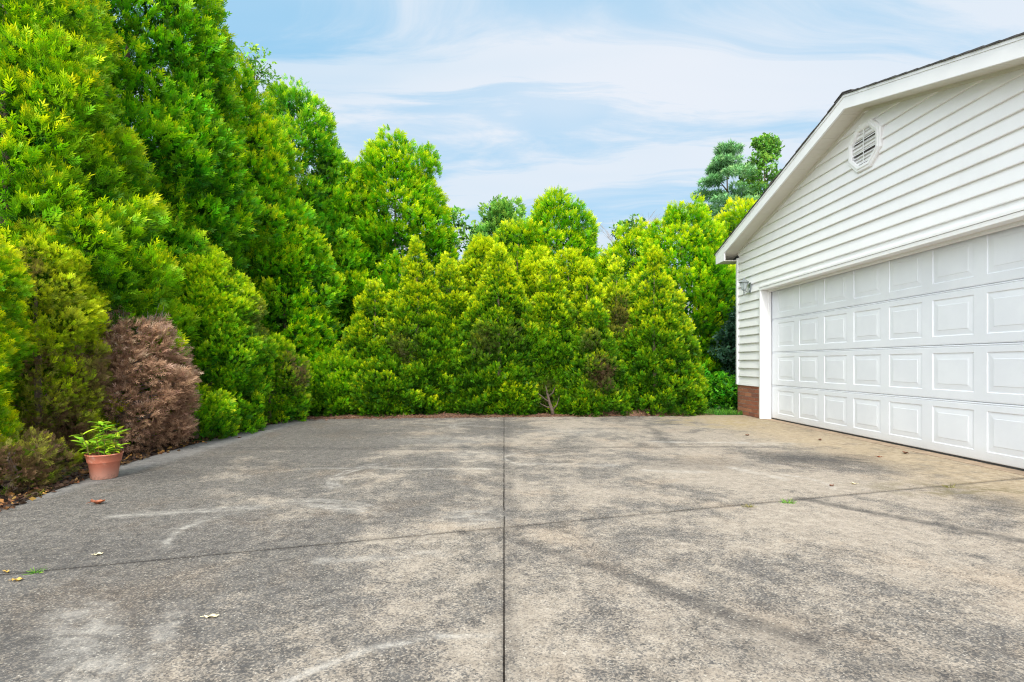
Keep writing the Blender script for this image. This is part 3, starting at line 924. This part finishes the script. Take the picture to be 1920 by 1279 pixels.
conifer('arborvitae_tree', 'broad twin peaked arborvitae behind the left end of the clipped hedge', 'tree', -2.55, 12.3, 6.25, [(0, .95), (.3, 1), (.6, .85), (.8, .60), (.92, .36), (1, .06)], 1.25, 1.2, .46, 330, .185, M_TALL, SPRAYS_MD, TALLG, 16, gap=.03, tipbase=.02,
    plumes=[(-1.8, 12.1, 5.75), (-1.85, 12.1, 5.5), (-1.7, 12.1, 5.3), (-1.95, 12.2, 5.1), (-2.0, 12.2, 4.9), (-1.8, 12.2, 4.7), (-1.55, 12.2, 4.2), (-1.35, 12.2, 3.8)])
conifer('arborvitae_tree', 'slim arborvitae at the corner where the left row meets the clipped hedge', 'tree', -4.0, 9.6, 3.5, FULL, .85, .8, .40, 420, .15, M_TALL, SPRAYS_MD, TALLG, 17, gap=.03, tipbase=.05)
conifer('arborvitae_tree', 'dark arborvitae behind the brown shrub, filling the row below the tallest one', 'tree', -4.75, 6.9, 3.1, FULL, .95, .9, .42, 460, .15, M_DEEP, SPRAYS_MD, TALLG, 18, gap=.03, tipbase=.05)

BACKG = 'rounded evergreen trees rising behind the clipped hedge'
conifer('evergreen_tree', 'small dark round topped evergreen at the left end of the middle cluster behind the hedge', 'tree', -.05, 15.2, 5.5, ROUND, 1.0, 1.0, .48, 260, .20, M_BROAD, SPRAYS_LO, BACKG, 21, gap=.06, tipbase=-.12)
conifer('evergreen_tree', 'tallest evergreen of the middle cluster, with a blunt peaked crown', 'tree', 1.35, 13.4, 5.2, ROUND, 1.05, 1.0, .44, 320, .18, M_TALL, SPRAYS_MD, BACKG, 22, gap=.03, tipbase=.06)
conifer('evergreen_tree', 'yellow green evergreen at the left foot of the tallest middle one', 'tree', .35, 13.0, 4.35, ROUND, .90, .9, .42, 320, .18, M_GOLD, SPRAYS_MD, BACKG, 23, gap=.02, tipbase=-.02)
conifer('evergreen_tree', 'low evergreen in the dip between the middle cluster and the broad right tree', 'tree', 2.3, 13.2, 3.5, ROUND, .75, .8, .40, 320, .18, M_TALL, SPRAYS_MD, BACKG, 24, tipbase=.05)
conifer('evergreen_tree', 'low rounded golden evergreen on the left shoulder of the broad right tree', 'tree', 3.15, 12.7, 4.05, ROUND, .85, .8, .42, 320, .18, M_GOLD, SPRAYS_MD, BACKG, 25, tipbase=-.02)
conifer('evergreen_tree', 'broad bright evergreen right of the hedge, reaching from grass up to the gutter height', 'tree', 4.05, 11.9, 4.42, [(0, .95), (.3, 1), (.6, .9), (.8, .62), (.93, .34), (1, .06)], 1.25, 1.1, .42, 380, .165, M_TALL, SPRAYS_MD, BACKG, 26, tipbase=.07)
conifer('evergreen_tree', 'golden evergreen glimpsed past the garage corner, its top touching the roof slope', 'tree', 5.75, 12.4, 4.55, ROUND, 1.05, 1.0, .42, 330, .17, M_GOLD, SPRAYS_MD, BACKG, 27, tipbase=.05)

HG = 'clipped pointed conifers forming the hedge at the end of the driveway'
def H(label, x, y, h, rx, ry, seed, mat=M_HEDGE, **kw):
    conifer('hedge_conifer', label, 'hedge plant', x, y, h*(1.03 if h > 2 else 1), kw.pop('prof', CLIP), rx, ry, kw.pop('cs', .235), kw.pop('dens', 1600), kw.pop('ss', .092), mat, kw.pop('tm', SPRAYS_MD), HG, seed, lobe=.07, tipbase=kw.pop('tipbase', -.10), tiptop=kw.pop('tiptop', .68), trunk_r=.05, axis_len=1.2, **kw)
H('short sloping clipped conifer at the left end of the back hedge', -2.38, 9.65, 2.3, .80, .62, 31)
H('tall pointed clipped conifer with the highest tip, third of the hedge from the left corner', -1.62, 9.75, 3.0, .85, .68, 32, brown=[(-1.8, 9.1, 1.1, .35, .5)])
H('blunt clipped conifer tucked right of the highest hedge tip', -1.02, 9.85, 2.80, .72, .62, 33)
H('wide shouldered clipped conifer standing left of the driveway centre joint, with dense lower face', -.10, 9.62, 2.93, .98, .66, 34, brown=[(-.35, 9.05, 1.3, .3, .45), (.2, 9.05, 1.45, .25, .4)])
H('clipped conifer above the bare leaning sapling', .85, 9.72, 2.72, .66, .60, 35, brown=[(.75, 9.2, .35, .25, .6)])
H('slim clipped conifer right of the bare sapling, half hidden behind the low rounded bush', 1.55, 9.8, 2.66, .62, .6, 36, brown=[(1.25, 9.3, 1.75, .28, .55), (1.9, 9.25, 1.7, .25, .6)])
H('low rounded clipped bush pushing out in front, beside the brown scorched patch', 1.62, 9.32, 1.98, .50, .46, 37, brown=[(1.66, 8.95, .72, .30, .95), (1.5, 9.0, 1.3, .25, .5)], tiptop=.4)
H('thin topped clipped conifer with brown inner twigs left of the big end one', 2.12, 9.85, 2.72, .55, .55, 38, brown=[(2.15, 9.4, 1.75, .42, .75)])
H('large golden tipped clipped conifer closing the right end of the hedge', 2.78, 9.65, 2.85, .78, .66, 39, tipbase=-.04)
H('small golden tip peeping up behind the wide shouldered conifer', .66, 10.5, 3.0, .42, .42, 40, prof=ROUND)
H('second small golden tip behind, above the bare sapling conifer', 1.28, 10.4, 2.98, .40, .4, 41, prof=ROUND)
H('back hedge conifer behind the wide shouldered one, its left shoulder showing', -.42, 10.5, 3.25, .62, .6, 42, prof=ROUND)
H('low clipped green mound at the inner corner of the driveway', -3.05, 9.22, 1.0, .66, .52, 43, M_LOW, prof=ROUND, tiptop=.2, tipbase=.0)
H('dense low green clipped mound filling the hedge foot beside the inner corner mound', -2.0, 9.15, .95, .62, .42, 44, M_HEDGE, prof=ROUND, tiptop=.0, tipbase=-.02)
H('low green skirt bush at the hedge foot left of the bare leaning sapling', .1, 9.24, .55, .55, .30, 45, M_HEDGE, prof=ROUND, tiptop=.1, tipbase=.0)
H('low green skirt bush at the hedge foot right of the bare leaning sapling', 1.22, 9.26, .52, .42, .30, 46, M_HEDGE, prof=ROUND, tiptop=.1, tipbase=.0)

# bare leaning sapling at the hedge foot
bm = bmesh.new()
tube(bm, [(.84, 8.96, -.02), (.83, 8.97, .10), (.78, 8.99, .24), (.75, 9.02, .38), (.72, 9.08, .52)], [.034, .030, .024, .018, .010], 8)
for a_, q_ in (((.83, 8.97, .10), (.95, 8.98, .34)), ((.78, 8.99, .24), (.58, 9.0, .40)), ((.82, 8.98, .14), (.62, 8.96, .22)), ((.76, 9.01, .34), (.88, 9.0, .50))):
    A_, Q_ = Vector(a_), Vector(q_)
    tube(bm, [A_, (A_+Q_)/2+Vector((.02, 0, -.02)), Q_], [.014, .010, .004], 6)
tag(finish(bm, 'bare_sapling', simple('dark_bark', (.085, .06, .045), .95, .4, 30, .006), None, True), 'bare brown sapling leaning under the hedge left of the scorched patch', 'sapling')

LEFTG = 'low clipped shrubs along the left driveway edge'
def Lh(name, label, x, y, h, rx, ry, seed, mat, **kw):
    conifer(name, label, 'shrub', x, y, h, kw.pop('prof', FULL), rx, ry, kw.pop('cs', .25), kw.pop('dens', 1500), kw.pop('ss', .085), mat, kw.pop('tm', SPRAYS_MD), LEFTG, seed, crown_name='foliage', trunk_r=.04, axis_len=1.2, **kw)
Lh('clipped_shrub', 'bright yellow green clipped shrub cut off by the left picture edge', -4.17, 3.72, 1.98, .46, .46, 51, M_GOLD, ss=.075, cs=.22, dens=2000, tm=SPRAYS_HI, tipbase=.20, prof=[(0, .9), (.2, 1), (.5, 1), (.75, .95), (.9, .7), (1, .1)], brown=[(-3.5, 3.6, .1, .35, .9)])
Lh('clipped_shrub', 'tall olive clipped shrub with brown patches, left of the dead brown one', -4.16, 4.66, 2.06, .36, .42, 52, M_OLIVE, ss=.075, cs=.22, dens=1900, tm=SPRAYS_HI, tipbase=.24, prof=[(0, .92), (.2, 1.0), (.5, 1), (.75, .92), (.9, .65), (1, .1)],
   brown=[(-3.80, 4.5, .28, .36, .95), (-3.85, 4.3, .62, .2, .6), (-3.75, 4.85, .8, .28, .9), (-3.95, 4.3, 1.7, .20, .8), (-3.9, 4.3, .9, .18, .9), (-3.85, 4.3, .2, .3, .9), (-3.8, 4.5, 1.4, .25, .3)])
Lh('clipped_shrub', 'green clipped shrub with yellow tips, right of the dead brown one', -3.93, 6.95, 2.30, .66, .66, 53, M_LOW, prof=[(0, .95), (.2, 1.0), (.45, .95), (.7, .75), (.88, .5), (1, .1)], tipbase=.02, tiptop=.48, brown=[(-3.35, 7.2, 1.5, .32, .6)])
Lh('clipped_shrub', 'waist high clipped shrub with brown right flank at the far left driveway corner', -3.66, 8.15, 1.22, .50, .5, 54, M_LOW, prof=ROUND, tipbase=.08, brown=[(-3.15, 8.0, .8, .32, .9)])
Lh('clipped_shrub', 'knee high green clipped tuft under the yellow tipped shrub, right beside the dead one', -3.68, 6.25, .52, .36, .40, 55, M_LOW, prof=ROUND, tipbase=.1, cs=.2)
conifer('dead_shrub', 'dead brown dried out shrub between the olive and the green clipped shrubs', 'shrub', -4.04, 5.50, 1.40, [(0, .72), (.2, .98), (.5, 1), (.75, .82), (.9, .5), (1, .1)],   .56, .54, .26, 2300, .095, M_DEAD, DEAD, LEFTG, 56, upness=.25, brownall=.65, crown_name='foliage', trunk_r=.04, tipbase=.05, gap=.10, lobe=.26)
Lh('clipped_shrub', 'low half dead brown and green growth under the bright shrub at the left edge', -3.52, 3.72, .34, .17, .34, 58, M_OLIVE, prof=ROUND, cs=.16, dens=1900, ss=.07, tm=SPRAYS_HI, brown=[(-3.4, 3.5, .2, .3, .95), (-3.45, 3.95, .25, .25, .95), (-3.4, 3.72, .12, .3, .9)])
# grey twigs showing through the dead shrub (part of it)
ds = [o for o in COL.objects if o.name == 'dead_shrub'][0]
bm = bmesh.new(); rt = random.Random(3)
for k in range(110):
    a = rt.uniform(-2.4, .6); z = rt.uniform(.1, 1.2); t = z/1.42
    r = float(np.interp(t, [0, .2, .5, .75, .9, 1], [.72, .98, 1, .82, .5, .1]))
    p0 = Vector((-4.04, 5.50, z*.9)); p1 = Vector((-4.04+.56*r*1.06*math.cos(a), 5.5+.54*r*1.06*math.sin(a), z+rt.uniform(-.05, .15)))
    tube(bm, [p0, p0.lerp(p1, .6)+Vector((rt.uniform(-.05, .05), rt.uniform(-.05, .05), rt.uniform(-.03, .06))), p1], [.008, .005, .002], 4)
for k in range(40):
    a = rt.uniform(0, 6.28); p0 = Vector((-3.88+.2*math.cos(a), 5.55+.2*math.sin(a), 1.25)); 
    tube(bm, [p0, p0+Vector((rt.uniform(-.1, .1), rt.uniform(-.1, .1), rt.uniform(.12, .3)))], [.004, .0015], 4)
finish(bm, 'twig', greybark, ds)

# holly and bright shrub beside the house corner
def broad(name, label, cat, x, y, h, rx, ry, seed, mat, n_cl, cr, leaf, per, tm=BROAD, trunk_h=.3, trunk_r=.05, prof=ROUND, group=None, whorl=0, flat=.75, z0=.1, twig_mat=None):
    rng = np.random.default_rng(seed)
    root = tag(empty(name, (x, y, 0)), label, cat, group)
    fo = Foliage(); pt = [q[0] for q in prof]; pr = [q[1] for q in prof]
    cents = []
    for k in range(n_cl):
        t = rng.random(); a = rng.random()*6.283
        if whorl: t = (math.floor(t*whorl)+.5+.25*math.sin(2*a+7*math.floor(t*whorl))+rng.uniform(-.12, .12))/whorl
        r = np.interp(t, pt, pr)*math.sqrt(rng.uniform(.15, 1))*(1+.22*math.sin(3*a+9*t))
        c = np.array((x+rx*r*math.cos(a), y+ry*r*math.sin(a), z0+t*(h-z0))); cents.append(c)
        d = norm(rng.normal(size=(per, 3)))
        P = c+d*(cr*rng.uniform(.3, 1.0, per)**.6)[:, None]*np.array((1.15, 1.15, flat))
        G_ = norm(d+rng.normal(size=(per, 3))*.5+np.array((0, 0, .1)))
        tip = np.clip(.35+.35*d[:, 2]+rng.normal(size=per)*.18+rng.uniform(-.15, .15), 0, 1)  # painted top light: upper leaves of each cluster take the brighter colour
        fo.add(tm, P, G_, leaf*rng.uniform(.7, 1.3, per), tip, rng.random(per), np.zeros(per), rng)
    fo.build('crown', mat, root); TOTAL[0] += sum(len(f) for f in fo.F)
    bm = bmesh.new()
    tube(bm, [(x, y, -.03), (x+.02*h, y, h*.35), (x, y, h*.65), (x-.01*h, y, h*.93)], [trunk_r, trunk_r*.75, trunk_r*.45, trunk_r*.12], 8)
    for c in cents[::max(1, n_cl//40)]:
        c = Vector(c); zb = max(.05, min(h*.9, c.z-.25*math.hypot(c.x-x, c.y-y)-.1*h*.3)); p0 = Vector((x, y, zb))
        tube(bm, [p0, p0.lerp(c, .5)+Vector((0, 0, .04*h*.3)), c], [trunk_r*.3, trunk_r*.18, trunk_r*.06], 5)
    finish(bm, 'trunk', twig_mat or bark, root, True)
    return root
broad('holly_bush', 'dark blue green glossy holly bush at the garage corner above the brick', 'shrub', 4.85, 10.55, 2.05, .42, .42, 61, M_HOLLY, 70, .16, .085, 60, trunk_r=.03)
broad('leafy_bush', 'low bright green leafy bush on the grass beside the brick base', 'shrub', 4.22, 10.1, .62, .42, .38, 62, M_BRIGHT, 34, .15, .08, 55, trunk_r=.02)
broad('leafy_bush', 'second low green leafy bush between the golden hedge end and the brick base', 'shrub', 3.72, 10.35, .8, .36, .36, 63, M_BRIGHT, 30, .16, .085, 55, trunk_r=.02)

# far trees above the roofline
PP = [(0, .0), (.3, .15), (.42, .9), (.55, 1.0), (.7, .8), (.85, .5), (1, .08)]
broad('pine_tree', 'blue green pine rising far behind the garage roof, left of the leafy tree', 'tree', 12.9, 30, 13.4, 2.5, 2.5, 71, M_PINE, 150, .42, .30, 80, NEEDLE, trunk_r=.16, prof=PP, z0=.5, whorl=17, flat=.45)
broad('leafy_tree', 'broad leafed green tree with its crown against the roof slope, right of the pine', 'tree', 15.3, 30.5, 14.0, 2.5, 2.4, 72, M_BROAD, 120, .46, .22, 95, BROAD, trunk_r=.16, prof=PP, z0=.5)
broad('leafy_tree', 'slim leafy sapling whose loose twigs poke out above the left tree row against the sky', 'tree', -5.35, 11.2, 7.75, .85, .7, 73, M_BROAD, 46, .20, .10, 30, BROAD, trunk_r=.05, prof=[(0, .1), (.6, .3), (.8, 1), (.92, .8), (1, .3)], z0=4.0)
broad('leafy_tree', 'slim grey green sapling showing at the right flank of the twin peaked tree', 'tree', -1.30, 13.2, 4.7, .5, .5, 75, M_BROAD, 34, .18, .15, 22, BROAD, trunk_r=.04, prof=[(0, .1), (.5, .6), (.8, 1), (.92, .8), (1, .3)], z0=1.5)
broad('leafy_tree', 'thin grey green tree crown rising behind the left shoulder of the broad right tree', 'tree', 4.3, 17.5, 5.7, .75, .6, 76, M_BROAD, 50, .22, .17, 26, BROAD, trunk_r=.05, prof=[(0, .1), (.5, .6), (.8, 1), (.92, .8), (1, .3)], z0=2.5)
# bare thin tree in the dip
bt = random.Random(5)
bm = bmesh.new()
def twig(p, d, L, r, n):
    q = p+d*L
    tube(bm, [p, p.lerp(q, .5)+Vector((bt.uniform(-.03, .03),)*3)*L, q], [r, r*.8, r*.6], 4)
    if n:
        for k in range(3 if n > 1 else 4):
            dd = (d+Vector((bt.uniform(-.7, .7), bt.uniform(-.7, .7), bt.uniform(-.1, .5)))).normalized()
            twig(p.lerp(q, bt.uniform(.5, 1)), dd, L*.55, r*.55, n-1)
twig(Vector((5.1, 25, 0)), Vector((0, 0, 1)), 4.6, .06, 4)
tag(finish(bm, 'bare_tree', greybark), 'thin bare twiggy tree far back in the dip between two evergreen clusters', 'tree')

# ------------------------------------------------------------------ ground cover
rng = np.random.default_rng(90)
# pine straw mulch strip with a low mound
strawm = leafmat('pine_straw', (.07, .035, .022), (.17, .085, .05), (.27, .15, .09), trans=.0, rough=.95)
bm = bmesh.new()
def mulch_h(x, y):
    return .012 + .09*math.exp(-((x-2.25)/.65)**2-((y-9.18)/.16)**2) + .02*math.sin(x*7.1+y*3)*.5
nx, ny = 90, 12
mv = []
for j in range(ny+1):
    row = []
    for i in range(nx+1):
        x = -3.6+i*(7.3/nx)
        yedge = np.interp(x, [-3.5, -3.0, -1.6, 0, 1.2, 2.6, 4.2], [8.40, 8.52, 8.68, 8.80, 8.92, 9.04, 9.18])
        y = yedge-.01+(.0 if j == 0 else .02+j*.075)
        row.append(bm.verts.new((x, y, (.0 if j == 0 else mulch_h(x, y)+.008)+random.uniform(0, .006))))
    mv.append(row)
for j in range(ny):
    for i in range(nx): bm.faces.new((mv[j][i], mv[j][i+1], mv[j+1][i+1], mv[j+1][i]))
mulchm = simple('mulch_soil', (.13, .070, .045), .98, .5, 30, .01)
mul = tag(finish(bm, 'mulch_bed', mulchm, None, True), 'reddish brown mulch bed under the back hedge', None, None, 'structure')
fo = Foliage()
m = 5200
Xm = rng.uniform(-3.4, 3.3, m); Ym = np.interp(Xm, [-3.5, -3.0, -1.6, 0, 1.2, 2.6, 4.2], [8.40, 8.52, 8.68, 8.80, 8.92, 9.04, 9.18])-.05+rng.random(m)**1.3*.5-.28*(rng.random(m)<.36)*rng.random(m)
Zm = np.array([mulch_h(a, q) for a, q in zip(Xm, Ym)])+.012
fo.add([(np.array([(0, 0, 0), (.06, .5, .02), (0, 1, 0), (-.06, .5, .02)], np.float32), np.array([(0, 1, 2, 3)], np.int32), np.full(4, .5, np.float32))],
       np.stack([Xm, Ym, Zm], 1), norm(np.stack([rng.normal(size=m), rng.normal(size=m), rng.normal(size=m)*.25], 1)), rng.uniform(.03, .08, m), rng.random(m), rng.random(m), np.zeros(m), rng)
tag(fo.build('pine_straw', strawm, None), 'reddish pine straw scattered over the mulch along the hedge foot', 'mulch', None, 'stuff')
# leaf litter along the left edge
litm = leafmat('leaf_litter', (.05, .03, .02), (.16, .08, .035), (.42, .22, .05), trans=.0, rough=.9)
fo = Foliage(); m = 2600
Ym = rng.uniform(2.6, 8.3, m); edge = np.interp(Ym, [2.2, 3.2, 4.08, 4.6, 5.7, 6.8, 8.36], [-2.98, -3.10, -3.27, -3.40, -3.48, -3.50, -3.42]); Xm = edge-rng.random(m)**1.5*.5+.02+.22*(rng.random(m)<.04)*rng.random(m)**2
fo.add([(np.array([(0, 0, 0), (.3, .5, .12), (0, 1, .05), (-.3, .5, .12)], np.float32), np.array([(0, 1, 2, 3)], np.int32), np.full(4, .6, np.float32))],
       np.stack([Xm, Ym, np.full(m, .010)+rng.random(m)*.02], 1), norm(np.stack([rng.normal(size=m), rng.normal(size=m), rng.normal(size=m)*.25], 1)), rng.uniform(.015, .05, m), rng.random(m)**2.2, rng.random(m), np.zeros(m), rng)
tag(fo.build('leaf_litter', litm, None), 'dry brown leaf litter along the left driveway edge', 'leaf litter', None, 'stuff')
# grass patch by the garage
grassm = leafmat('lawn_blades', (.03, .10, .01), (.08, .25, .02), (.16, .36, .03), trans=.2)
BL = [(np.array([(-.05, 0, 0), (.05, 0, 0), (.02, 1, .15), (-.02, 1, .15)], np.float32), np.array([(0, 1, 2, 3)], np.int32), np.array([0, 0, 1, 1], np.float32))]
fo = Foliage(); m = 9000
Xm = rng.uniform(2.7, 5.0, m); Ym = rng.uniform(0, 1, m)**1.2*1.9+9.03+(Xm-2.6)*.0875+.02
fo.add(BL, np.stack([Xm, Ym, np.full(m, .0)], 1), norm(np.stack([rng.normal(size=m)*.35, rng.normal(size=m)*.35, np.ones(m)], 1)), rng.uniform(.04, .09, m), rng.random(m), rng.random(m), np.zeros(m), rng)
tag(fo.build('lawn_grass', grassm, None), 'strip of green lawn between hedge end and garage', 'grass', None, 'stuff')
bm = bmesh.new()
bm.faces.new([bm.verts.new(q) for q in ((2.75, 9.06, .006), (4.25, 9.19, .006), (5.6, 9.5, .006), (6, 12, .006), (2.75, 12, .006))])
tag(finish(bm, 'lawn', simple('lawn_soil', (.05, .11, .02), .95, .4, 30)), 'lawn beneath the grass blades beside the garage', None, None, 'structure')

# grass tufts growing from the joints
def tuft(label, x, y, r, n, mat, h=.06, seed=1, flat=.5):
    rg = np.random.default_rng(seed); fo = Foliage()
    a = rg.random(n)*6.283; q = rg.random(n)*r*.6
    P = np.stack([x+q*np.cos(a)*1.3, y+q*np.sin(a)*.6, np.full(n, .004)], 1)
    fo.add(BL, P, norm(np.stack([np.cos(a)*flat*1.6, np.sin(a)*flat*1.6, np.full(n, .6)], 1)+rg.normal(size=(n, 3))*.3), h*rg.uniform(.6, 1.4, n), rg.random(n), rg.random(n), np.zeros(n), rg)
    tag(fo.build('grass_tuft', mat, None), label, 'weed', 'grass tufts growing from the driveway joints')
M_TUFT = leafmat('tuft_green', (.05, .14, .02), (.15, .34, .03), (.30, .45, .05), trans=.2)
M_TUFTD = leafmat('tuft_dry', (.12, .11, .03), (.26, .24, .07), (.34, .30, .09), trans=.2)
tuft('spiky green grass tuft at the left end of the front joint', -2.03, 2.265, .022, 26, M_TUFT, .032, 1, .8)
tuft('green grass tuft on the joint right of centre, in front of the garage', 1.85, 3.395, .05, 70, M_TUFT, .028, 2)
tuft('flat dried yellow tuft on the joint just left of the green one', 1.55, 3.305, .05, 60, M_TUFTD, .02, 3)
tuft('tiny mossy tuft on the joint end close to the garage door', 3.25, 3.82, .05, 50, M_TUFTD, .025, 4)

# fallen leaves
def leaf(label, x, y, L, wd, rot, mat, curl=.3, name='fallen_leaf', grp='fallen leaves on the concrete'):
    bm = bmesh.new(); n = 8; rows = []
    for i in range(n+1):
        t = i/n; wv = wd*math.sin(math.pi*min(.98, t*.92+.04))**.8*(1-.25*t)
        row = []
        for s_ in (-1, -.5, 0, .5, 1):
            u = (t-.5)*L; v = s_*wv*.5
            z = .007+curl*L*((t-.5)**2)*1.0+curl*wd*abs(s_)**1.5*.5+.004*math.sin(9*t+3*s_)
            row.append(bm.verts.new((x+u*math.cos(rot)-v*math.sin(rot), y+u*math.sin(rot)+v*math.cos(rot), z)))
        rows.append(row)
    for i in range(n):
        for k in range(4): bm.faces.new((rows[i][k], rows[i][k+1], rows[i+1][k+1], rows[i+1][k]))
    u = -.5*L
    tube(bm, [(x+u*math.cos(rot), y+u*math.sin(rot), .006+curl*L*.25), (x+u*1.5*math.cos(rot+.1), y+u*1.5*math.sin(rot+.1), .012)], [.0016, .001], 4)
    tag(finish(bm, name, mat, None, True), label, 'leaf', grp)
L_RED = simple('leaf_rust', (.30, .09, .035), .6, .4, 60)
L_YEL = simple('leaf_yellow', (.48, .30, .06), .6, .3, 60)
L_PALE = simple('leaf_pale', (.55, .48, .30), .6, .2, 60)
L_BRN = simple('leaf_brown', (.16, .075, .04), .7, .4, 60)
leaf('curled rust red leaf on the concrete below the flower pot', -2.62, 3.37, .085, .055, .1, L_RED, .6)
leaf('pale curled leaf lying alone on the front left slab', -1.045, 1.868, .050, .020, .15, L_PALE, .3)
leaf('small yellow leaf near the front joint, right of the spiky tuft', -1.92, 2.475, .035, .03, .6, L_PALE, .3)
leaf('orange yellow leaf at the left picture edge in front of the spiky tuft', -2.03, 2.18, .04, .028, .2, L_YEL, .4)
leaf('tiny yellow leaf above the orange yellow one at the left picture edge', -2.16, 2.27, .03, .018, -.3, L_YEL, .3)
leaf('brown leaf on the concrete in front of the third bottom door panel', 3.72, 6.15, .07, .045, .9, L_BRN, .5)
leaf('brown leaf lying closest to the door threshold', 4.03, 5.25, .085, .05, 1.4, L_BRN, .5)
leaf('dark leaf nearest the white rubbed mark by the door', 3.05, 6.55, .06, .04, .3, L_BRN, .5)
leaf('small rust leaf on the tan concrete right of the oil stain', 3.62, 5.05, .05, .03, 2.2, L_RED, .4)
leaf('small brown leaf on the right slab behind the green tuft', 2.42, 3.86, .045, .03, .5, L_BRN, .4)
leaf('pale leaf beside the brown one behind the green tuft', 2.62, 3.92, .045, .028, 2.5, L_PALE, .4)
leaf('brown leaf at the right picture edge in front of the garage', 3.62, 3.56, .05, .035, 1.0, L_BRN, .4)
leaf('dry brown leaf on the pale border beside the green clipped shrub', -3.22, 6.35, .07, .04, .3, L_BRN, .4)

# ------------------------------------------------------------------ terracotta pot and plant
potm, b, p = newmat('terracotta_plastic')
co = objco(b)
sx = b.node('ShaderNodeSeparateXYZ'); b.put(sx.inputs[0], co)
n = b.noise(co, 18, 6, .65)
c = b.mix(b.step(n, .3, .7), (.44, .125, .070), (.55, .19, .115))
pale = b.mul(b.step(b.add(sx.outputs[2], b.mul(b.sub(n, .5), .12)), .02, .14, 1.0, 0.0), .6)
c = b.mix(pale, c, (.56, .32, .25))
n9 = b.noise(co, 55, 6, .7)
c = b.mix(b.mul(b.step(n, .56, .72), .45), c, (.62, .45, .38))
c = b.mix(b.mul(b.step(b.add(b.mul(b.sub(.07, sx.outputs[2]), 4.0), n9), .62, .8), .55), c, (.22, .13, .09))
b.put(p.inputs['Base Color'], c); p.inputs['Roughness'].default_value = .6
PX, PY = -3.165, 4.14
pot = tag(empty('flower_pot', (PX, PY, 0)), 'terracotta coloured plastic flower pot on the left edge of the driveway', 'flower pot')
bm = bmesh.new()
lathe(bm, [(r_*.80, z_*.93) for r_, z_ in ((0, .006), (.106, .006), (.110, .010), (.130, .142), (.137, .146), (.139, .150), (.150, .204), (.154, .206), (.156, .212), (.153, .217), (.147, .216), (.143, .205), (.138, .17), (.0, .17))], (PX, PY, 0), 56)
finish(bm, 'pot', potm, pot, True)
bm = bmesh.new(); lathe(bm, [(.112, .176), (.06, .181), (0, .184)], (PX, PY, 0), 24)
finish(bm, 'potting_soil', simple('potting_soil', (.06, .038, .025), .98, .5, 40, .008), pot)
plantm = leafmat('pot_plant_leaf', (.12, .28, .01), (.30, .58, .03), (.66, .76, .04), brown=(.30, .16, .05), trans=.35)
plant = tag(empty('potted_plant', (PX, PY, .19)), 'yellow green leafy plant with narrow leaves growing in the terracotta pot', 'plant')
rp = random.Random(4); rg = np.random.default_rng(4)
LV = []
for i in range(5):
    t = i/4
    wv = .17*math.sin(math.pi*(.06+.90*t))
    for s_ in (-1, 0, 1): LV.append((s_*wv, t, -.30*t*t+.05*abs(s_)))
LF = [(i*3+k, i*3+k+1, i*3+k+4, i*3+k+3) for i in range(4) for k in range(2)]
LEAFT = [(np.array(LV, np.float32), np.array(LF, np.int32), np.repeat(np.linspace(.3, .8, 5), 3).astype(np.float32))]
fo = Foliage(); sbm = bmesh.new()
for k in range(26):
    a = rp.uniform(0, 6.28); q = rp.uniform(.01, .095); hgt = rp.uniform(.05, .20)
    if math.cos(a) < .2 and rp.random() < .5: hgt *= 1.3
    p0 = Vector((PX+q*math.cos(a), PY+q*math.sin(a), .172)); p1 = p0+Vector((math.cos(a)*.35*hgt+rp.uniform(-.02, .02), math.sin(a)*.3*hgt, hgt))
    tube(sbm, [p0, p0.lerp(p1, .5)+Vector((.006, 0, .01)), p1], [.0035, .003, .0018], 5)
    nl = rp.randint(5, 8)
    for j in range(nl):
        t = 1 if j < 3 else rp.uniform(.3, .95)
        pp = p0.lerp(p1, t); aa = rp.uniform(0, 6.28)
        g = norm(np.array([[math.cos(aa), math.sin(aa), rp.uniform(.1, .9)]]))
        nr = np.array([[-math.sin(aa), math.cos(aa), 0]])
        fo.add(LEAFT, np.array([pp[:]]), g, np.array([rp.uniform(.05, .105)]), np.array([rp.uniform(.3, 1)]), np.array([rp.random()]), np.array([.7 if rp.random() < .10 else 0]), rg, -nr*4)
fo.build('leaves', plantm, plant)
finish(sbm, 'stem', simple('green_stem', (.16, .14, .03), .7, .3, 30), plant)
print('FOLIAGE QUADS', TOTAL[0])
